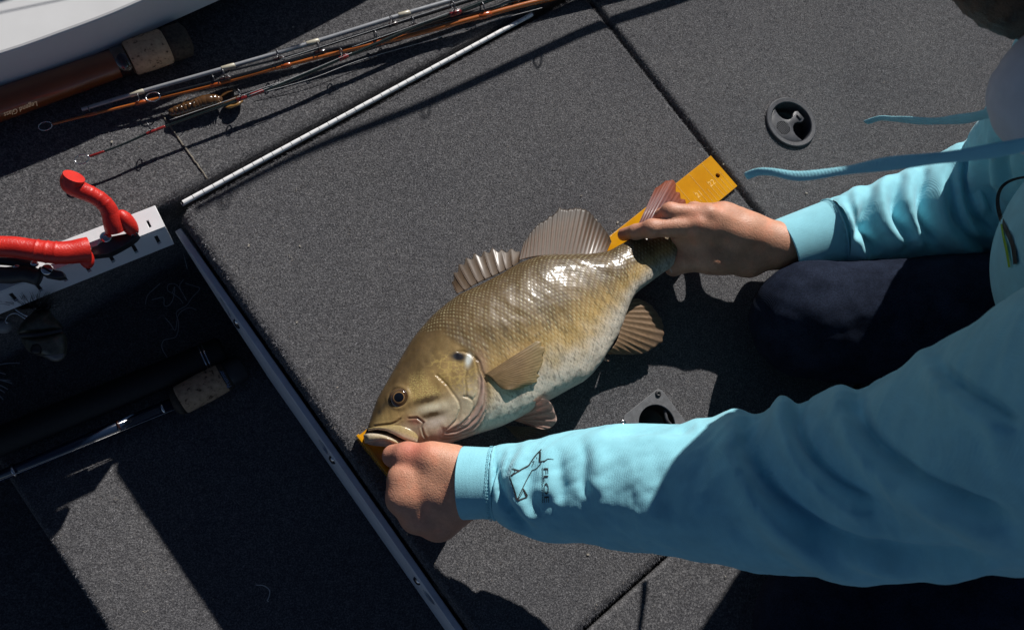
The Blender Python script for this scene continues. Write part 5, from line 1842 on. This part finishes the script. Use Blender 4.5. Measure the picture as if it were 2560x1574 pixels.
blob_ball('weight', P(8, 815, zz0 + .008), (.009, .008, .008), (1, 0, 0), plain('grey lead', (0.22, 0.22, 0.22), 0.4), sb)

sk_ = empty('skirted_lure', P(-20, 930, PIT), 'lure mostly out of view with pale skirt strands fanning in at the left edge', 'lure')
for k, (a, b) in enumerate((((-10, 880), (18, 878)), ((-10, 912), (50, 907)), ((-20, 950), (26, 951)), ((-20, 946), (30, 958)), ((-20, 955), (20, 973)), ((-20, 965), (12, 981)), ((-20, 975), (8, 998)), ((-20, 930), (14, 935)))):
    tube('strand', catmull([P(*a, PIT + .012), P((a[0] + b[0]) / 2, (a[1] + b[1]) / 2 - 2, PIT + .016), P(*b, PIT + .012)], 8), .0006, plain('pale skirt', (0.5, 0.5, 0.52), 0.3) if k == 0 else bpy.data.materials['pale skirt'], sk_, 6)
blob_ball('head', P(-50, 950, PIT + .012), (.016, .012, .011), (1, .2, 0), MAT['bait'], sk_)

# ---- crayfish lure
MAT['cray'] = plain('brown crayfish plastic', (0.095, 0.045, 0.016), 0.16, 0, 0.35, 120, coat=0.8, bump=0.15, bscale=500)
MAT['craylight'] = plain('amber crayfish plastic', (0.28, 0.15, 0.045), 0.2, 0, 0.25, 200, coat=0.8)
cy = lambda *p: [(380 + a / 7.684, 210 + b / 7.684) for a, b in p]
cf = empty('crayfish_lure', P(480, 260, 0), 'brown soft plastic crayfish lure lying under the dark green rod', 'lure')
pts = cy((400, 545), (480, 525), (560, 500), (640, 475), (720, 450), (800, 425), (870, 400), (930, 375), (1010, 350), (1090, 335), (1170, 320), (1250, 305))
rs_ = (.0050, .0062, .0066, .0068, .0070, .0072, .0074, .0076, .0080, .0080, .0072, .0050)
for k, (a, r_) in enumerate(zip(pts, rs_)):
    nx = pts[min(k + 1, len(pts) - 1)]; pv_ = pts[max(k - 1, 0)]
    blob_ball('body_segment', P(*a, .009), (r_ * (.92 if k < 8 else 1.3), r_, r_), P(*nx, .009) - P(*pv_, .009), MAT['cray'], cf)
pad('tail_fan', cy((300, 495), (380, 480), (450, 500), (500, 560), (470, 610), (400, 600), (340, 550)), .006, .004, MAT['cray'], cf)
pad('claw', cy((1390, 460), (1480, 400), (1600, 380), (1720, 310), (1755, 325), (1700, 400), (1600, 450), (1500, 480)), .006, .0055, MAT['craylight'], cf)
pad('claw', cy((1330, 400), (1450, 310), (1600, 240), (1740, 215), (1755, 240), (1600, 310), (1450, 370)), .006, .0050, MAT['cray'], cf)
pad('claw', cy((1270, 290), (1350, 170), (1480, 100), (1600, 90), (1610, 120), (1500, 160), (1400, 230)), .004, .0040, MAT['cray'], cf)
for a, b in (((480, 500), (700, 255)), ((490, 510), (800, 330)), ((840, 300), (690, 340))):
    tube('feeler', catmull([P(*cy(a)[0], .014), P(*cy(((a[0] + b[0]) / 2, (a[1] + b[1]) / 2 - 8))[0], .020), P(*cy(b)[0], .018)], 10), np.linspace(.0006, .0003, 10), MAT['cray'], cf, 6)
for k in range(8):
    a = cy((1000 + 45 * k, 430 - 12 * k))[0]
    b = cy((1010 + 45 * k, 500 - 14 * k))[0]
    tube('leg', [P(*a, .010), P(*((a[0] + b[0]) / 2, (a[1] + b[1]) / 2), .012), P(*b, .006)], [.0011, .0009, .0005], MAT['craylight'], cf, 6)

# ---- scraps of line in the pit
tg = empty('line_tangle', P(420, 770, PIT), 'tangle of pale discarded fishing line on the dark carpet beside the rail', 'fishing line')
c5a = lambda *p: [(380 + a / 3.6, 480 + b / 3.6) for a, b in p]
def curl(pts, z):
    tube('strand', catmull([P(a, b, z + random.uniform(0, .006)) for a, b in pts], 50), .00045, MAT['line'], tg, 5)
zt = PIT + .004
curl(c5a((285, 785), (250, 850), (310, 970)), zt)
curl(c5a((310, 975), (270, 900), (215, 830), (150, 830), (140, 880), (180, 905), (205, 850), (190, 960), (150, 1020), (110, 1020), (105, 950), (50, 955), (0, 970)), zt)
curl(c5a((180, 905), (250, 960), (280, 1000)), zt)
curl(c5a((75, 820), (20, 870), (-40, 930), (-60, 1010)), zt)
curl(c5a((300, 820), (380, 845), (430, 870), (360, 950), (310, 1020), (220, 1080), (240, 1180), (215, 1300), (110, 1330), (90, 1400), (140, 1490)), zt)
curl(c5a((120, 1130), (170, 1190), (210, 1240), (240, 1100), (330, 1040), (400, 1060)), zt)
curl(c5a((280, 545), (295, 600), (318, 690)), PIT + .03)
db = empty('lint_scrap', P(650, 1480, PIT), 'tiny curled lint thread on the shaded pit carpet', 'lint')
tube('thread', catmull([P(640, 1461, PIT + .003), P(660, 1463, PIT + .004), P(674, 1475, PIT + .003), P(672, 1492, PIT + .003), P(668, 1500, PIT + .004), P(672, 1502, PIT + .003)], 24), .0006, MAT['line'], db, 5)

# ------------------------------------------------------------------ prints on the near sleeve and chest
def on_surface(q, V, Q, lift=.0006):
    d = np.hypot(Q[:, 0] - q[0], Q[:, 1] - q[1])
    k = np.argpartition(d, 4)[:4]
    w_ = 1 / (d[k] + .5)
    z3 = np.array([0, 0, CAM_H])
    dist = np.sum(np.linalg.norm(V[k] - z3, axis=1) * w_) / w_.sum()
    ray = P(q[0], q[1], 0) - z3
    ray /= np.linalg.norm(ray)
    return z3 + ray * (dist - lift)
vw = np.array([0, 0, CAM_H]) - nV
seg_ = 180
cen = np.repeat(nC, seg_, 0)
facing = np.sum(vw * (nV - cen), 1) > 0
sV = nV[facing]
sQ = PROJ(sV)
ce = lambda *p: [(1210 + a / 7.562, 1090 + b / 7.56) for a, b in p]
em = empty('tmp', (0, 0, 0))
bpy.data.objects.remove(em)
def stroke(name, pts, w0, w1, parent):
    c = catmull(pts, max(8, int(len(pts) * 6)))
    t = np.gradient(c, axis=0); t /= np.linalg.norm(t, axis=1)[:, None]
    nrm = np.c_[-t[:, 1], t[:, 0]]
    w_ = np.linspace(w0, w1, len(c))[:, None]
    A_ = c + nrm * w_; B_ = c - nrm * w_
    V = [on_surface(q, sV, sQ) for q in A_] + [on_surface(q, sV, sQ) for q in B_]
    n = len(c)
    F = [(i_, i_ + 1, n + i_ + 1, n + i_) for i_ in range(n - 1)]
    return mesh_obj(name, V, F, MAT['piping'], parent)
EMB = [(((1085, 245), (1020, 310), (940, 405), (850, 545)), 1.3, 1.6), (((850, 545), (680, 640), (510, 745)), 1.6, 1.8), (((530, 612), (495, 690), (478, 745), (500, 820), (560, 990), (625, 1205)), 1.4, 2.4),
       (((535, 615), (600, 630), (665, 640)), 2.2, 1.0), (((600, 630), (560, 690), (505, 735)), 1.0, 0.8), (((625, 1205), (740, 960), (820, 800), (910, 640)), 1.2, 1.2), (((910, 640), (990, 605), (1080, 505)), 1.0, 1.0),
       (((1060, 290), (1058, 380), (1050, 478)), 2.4, 2.4), (((1040, 480), (1080, 475), (1130, 465)), 1.6, 1.4), (((1130, 475), (1200, 430), (1260, 425), (1325, 434)), 1.6, 0.4), (((632, 1212), (720, 1180), (820, 1140)), 2.0, 1.4), (((815, 1135), (780, 1060), (742, 985)), 3.2, 1.4),
       (((650, 1180), (700, 1110), (745, 1010)), 0.9, 0.9), (((920, 480), (950, 470), (905, 560)), .7, .7), (((990, 390), (1000, 420)), .7, .7)]
emb = None
for pts, w0, w1 in EMB:
    o = stroke('emblem_stroke', ce(*pts), w0, w1, nsl)
def decal_text(name, body, q0, q1, height, parent, mat, bold=0.0):
    """flat text laid on the sleeve along q0->q1 (photo pixels)"""
    cu = bpy.data.curves.new(name, 'FONT')
    cu.body = body; cu.size = 1.0; cu.align_x = 'LEFT'; cu.resolution_u = 3; cu.offset = bold
    tmp = bpy.data.objects.new(name + '_tmp', cu)
    COL.objects.link(tmp)
    bpy.context.view_layer.update()
    me_ = bpy.data.meshes.new_from_object(tmp.evaluated_get(bpy.context.evaluated_depsgraph_get()))
    bpy.data.objects.remove(tmp, do_unlink=True)
    bm = bmesh.new(); bm.from_mesh(me_)
    bmesh.ops.triangulate(bm, faces=bm.faces)
    bmesh.ops.subdivide_edges(bm, edges=[e for e in bm.edges if e.calc_length() > .2], cuts=2)
    bm.to_mesh(me_); bm.free()
    co = np.array([v.co[:] for v in me_.vertices])
    q0, q1 = np.array(q0, float), np.array(q1, float)
    xa = q1 - q0; L = np.linalg.norm(xa); xa /= L
    ya = np.array([xa[1], -xa[0]])
    wid = co[:, 0].max()
    q = q0 + co[:, :1] / wid * L * xa + co[:, 1:2] / co[:, 1].max() * height * ya
    W_ = np.array([on_surface(x, sV, sQ, .0007) for x in q])
    F = [tuple(p_.vertices) for p_ in me_.polygons]
    bpy.data.meshes.remove(me_)
    return mesh_obj(name, W_, F, mat, parent, False)
decal_text('lettering', 'FLOE', ce((1128, 575))[0], ce((1140, 1255))[0], 11.5, nsl, MAT['piping'])
decal_text('lettering', 'INTERNATIONAL', ce((1092, 590))[0], ce((1098, 1270))[0], 3.6, nsl, MAT['piping'], .02)

# chest print on the hoodie front
hQ = PROJ(hv)
def chest_stroke(name, pts, w0, w1, mat, lift):
    c = catmull(pts, 30)
    t = np.gradient(c, axis=0); t /= np.linalg.norm(t, axis=1)[:, None]
    nrm = np.c_[-t[:, 1], t[:, 0]]
    w_ = np.linspace(w0, w1, len(c))[:, None] * (1 - 0.3 * np.abs(np.linspace(-1, 1, len(c)))[:, None])
    rows = [c + nrm * w_ * f for f in (-1, -.33, .33, 1)]
    V = np.vstack([[on_surface(q, hvf, hQf, lift) for q in r_] for r_ in rows])
    n = len(c)
    F = [(k * n + i_, k * n + i_ + 1, (k + 1) * n + i_ + 1, (k + 1) * n + i_) for k in range(3) for i_ in range(n - 1)]
    return mesh_obj(name, V, F, mat, hoodie)
dist_ = np.linalg.norm(hv - np.array([0, 0, CAM_H]), axis=1)
sel = (hQ[:, 0] > 2380) & (hQ[:, 0] < 2700) & (hQ[:, 1] > 350) & (hQ[:, 1] < 800)
hvf, hQf, df_ = hv[sel], hQ[sel], dist_[sel]
# keep only the layer nearest the viewer
cell = (hQf // 14).astype(int)
key = cell[:, 0] * 100000 + cell[:, 1]
order = np.lexsort((df_, key))
first = np.r_[True, np.diff(key[order]) != 0]
near_d = {}
for k_, d_ in zip(key[order][first], df_[order][first]):
    near_d[int(k_)] = d_
ok_ = np.array([d_ < near_d[int(k_)] + .03 for k_, d_ in zip(key, df_)])
hvf, hQf = hvf[ok_], hQf[ok_]
chest_stroke('print_edge', [(2580, 440), (2540, 447), (2512, 460), (2498, 480), (2494, 508), (2502, 545), (2518, 580), (2532, 615), (2538, 660)], 3.5, 7.5, MAT['piping'], .0040)
chest_stroke('print_flash', [(2503, 560), (2508, 590), (2516, 625), (2523, 668)], 3.0, 4.0, MAT['lime'], .0060)
# ================================================================== carpet pile: short felted fibres
def fibre_material():
    m = MatBuilder('carpet fibre')
    m.color(m.pigment()).set(Roughness=0.75)
    m.b.inputs['Specular IOR Level'].default_value = 0.35
    return m.m
MAT['fibre'] = fibre_material()
def pile(parent, base, nrm, length=0.0031, width=0.00025, gain=1.0):
    n = len(base)
    az = RNG.uniform(0, 2 * np.pi, n)
    elv = np.abs(RNG.normal(0.30, 0.22, n))
    a = np.where(np.abs(nrm[:, 2:3]) < 0.9, np.array([[0, 0, 1.0]]), np.array([[1.0, 0, 0]]))
    t1 = np.cross(nrm, a); t1 /= np.linalg.norm(t1, axis=1)[:, None]
    t2 = np.cross(nrm, t1)
    d = np.cos(az)[:, None] * t1 + np.sin(az)[:, None] * t2
    sd = -np.sin(az)[:, None] * t1 + np.cos(az)[:, None] * t2
    L = length * RNG.uniform(0.5, 1.35, n)
    w = width * RNG.uniform(0.6, 1.4, n)
    tip = base + d * (L * np.cos(elv))[:, None] + nrm * (np.minimum(L * np.sin(elv), 0.0021))[:, None] + sd * (RNG.normal(0, 0.25, n) * L)[:, None]
    b = base - nrm * 0.0003
    V = np.stack([b - sd * w[:, None], b + sd * w[:, None], tip], 1).reshape(-1, 3)
    g = np.exp(RNG.normal(0, 0.48, n)) * 0.099 * gain
    big = 0.80 + 0.4 * fbm(base[:, 0] * 9 + 31, base[:, 1] * 9 + 17, 5) + 0.16 * (fbm(base[:, 0] * 70, base[:, 1] * 70, 8) - .5)
    st = smooth(fbm(base[:, 0] * 5.5 + 7, base[:, 1] * 5.5 + 3, 77, 4), 0.60, 0.72)
    g = np.clip(g * big * (1 - 0.22 * st), 0.015, 0.55)
    c = np.stack([g * 1.0, g * 0.99, g * 1.07], 1)
    tan = RNG.random(n) < 0.03
    c[tan] *= np.array([1.15, 0.98, 0.75])
    F = np.arange(3 * n).reshape(-1, 3)
    o = mesh_obj('carpet_pile', V, F, MAT['fibre'], parent, False, np.repeat(c, 3, 0))
    o['kind'] = 'stuff'
    return o
def top_points(u0, u1, v0, v1, z, dens):
    n = int((u1 - u0) * (v1 - v0) * dens)
    u, v = RNG.uniform(u0, u1, n), RNG.uniform(v0, v1, n)
    q = O2 + u[:, None] * UD + v[:, None] * VD
    p = np.c_[q, np.full(n, z)]
    pr = PROJ(p)
    m = (pr[:, 0] > -220) & (pr[:, 0] < IW + 220) & (pr[:, 1] > -220) & (pr[:, 1] < IH + 220)
    p = p[m]
    m = (np.hypot(p[:, 0] - LC[0], p[:, 1] - LC[1]) > LR * 1.01)
    a = np.abs((p[:, :2] - PC[:2]) @ UD); b = np.abs((p[:, :2] - PC[:2]) @ VD)
    m &= ~((a < HS) & (b < HS))
    rl = (p[:, :2] - RA) @ rd; rw = np.abs((p[:, :2] - RA) @ rn)
    m &= ~((rl > -.002) & (rl < .579) & (rw < RW))
    p = p[m]
    return p, np.tile(np.array([[0, 0, 1.0]]), (len(p), 1))
def edge_points(fixed, val, a0, a1, out, z, r, dens):
    """rounded edge along U or V; out is the outward sign"""
    n = int((a1 - a0) * (r * 1.57 + 0.02) * dens)
    s = RNG.uniform(a0, a1, n)
    k = RNG.uniform(0, r * 1.57 + 0.02, n)
    ang = np.clip(k / r, 0, np.pi / 2)
    down = np.maximum(k - r * 1.57, 0)
    off = r * np.sin(ang)
    zz = z - r + r * np.cos(ang) - down
    x = val + out * (off - r)
    uu, vv = (x, s) if fixed == 'u' else (s, x)
    q = O2 + uu[:, None] * UD + vv[:, None] * VD
    ax = np.r_[UD if fixed == 'u' else VD, 0] * out
    nn = np.cos(ang)[:, None] * np.array([[0, 0, 1.0]]) + np.sin(ang)[:, None] * ax
    return np.c_[q, zz], nn
D_ = 580000
p0 = [top_points(.012, .606, .010, .632, 0.0, D_), edge_points('u', .007, .012, .632, -1, 0.0, .012, D_ * 1.2), edge_points('u', .6105, .010, .63, 1, 0.0, .012, D_), edge_points('v', .004, .02, .60, -1, 0.0, .008, D_ * .8), edge_points('v', .636, .02, .60, 1, 0.0, .01, D_ * .5)]
pile(hatch, np.vstack([a for a, b in p0]), np.vstack([b for a, b in p0]))
p0 = [top_points(.619, 1.55, -.75, 1.1, 0.0, D_), edge_points('u', .613, -.7, 1.0, -1, 0.0, .008, D_)]
pile(side_deck, np.vstack([a for a, b in p0]), np.vstack([b for a, b in p0]))
pile(lower_deck, *top_points(.012, .602, .643, 1.1, -.001, D_))
p0 = [top_points(-.6, .604, -.6, -.016, -.001, D_), edge_points('v', -.008, -.6, .05, 1, -.001, .010, D_ * 1.2)]
pile(upper_deck, np.vstack([a for a, b in p0]), np.vstack([b for a, b in p0]))
pile(pit_floor, *top_points(-.308, .0, 0.0, .95, PIT, D_ * .8))

# crumbs, flakes and lint caught in the pile
cr_parts = []
for k in range(70):
    a, b = random.uniform(0, IW), random.uniform(0, IH)
    c = P(a, b, 0.0)
    u_, v_ = TO_DF(c)
    z = 0.0008 if (u_ > .02 or v_ < -.02) else PIT + 0.0008
    c = P(a, b, z)
    r_ = random.uniform(.0003, .0009)
    an = random.uniform(0, 6.28)
    d = np.array([math.cos(an), math.sin(an), 0])
    if random.random() < .5:
        cr_parts.append(box_data(c, d * r_ * random.uniform(1, 2.2), np.array([-d[1], d[0], 0]) * r_, np.array([0, 0, r_ * .5])))
    else:
        cr_parts.append(tube_data(catmull([c, c + d * .003 + np.array([0, 0, .001]), c + d * .005 + np.array([-d[1], d[0], 0]) * .003], 7), .00018, 4))
crumbs = mesh_obj('lint_specks', *join_data(cr_parts), plain('pale lint', (0.34, 0.31, 0.26), 0.9, 0, 0.5, 80), None, False)
crumbs['kind'] = 'stuff'
tag(crumbs, 'scattered pale crumbs and lint specks caught in the grey carpet', 'lint')
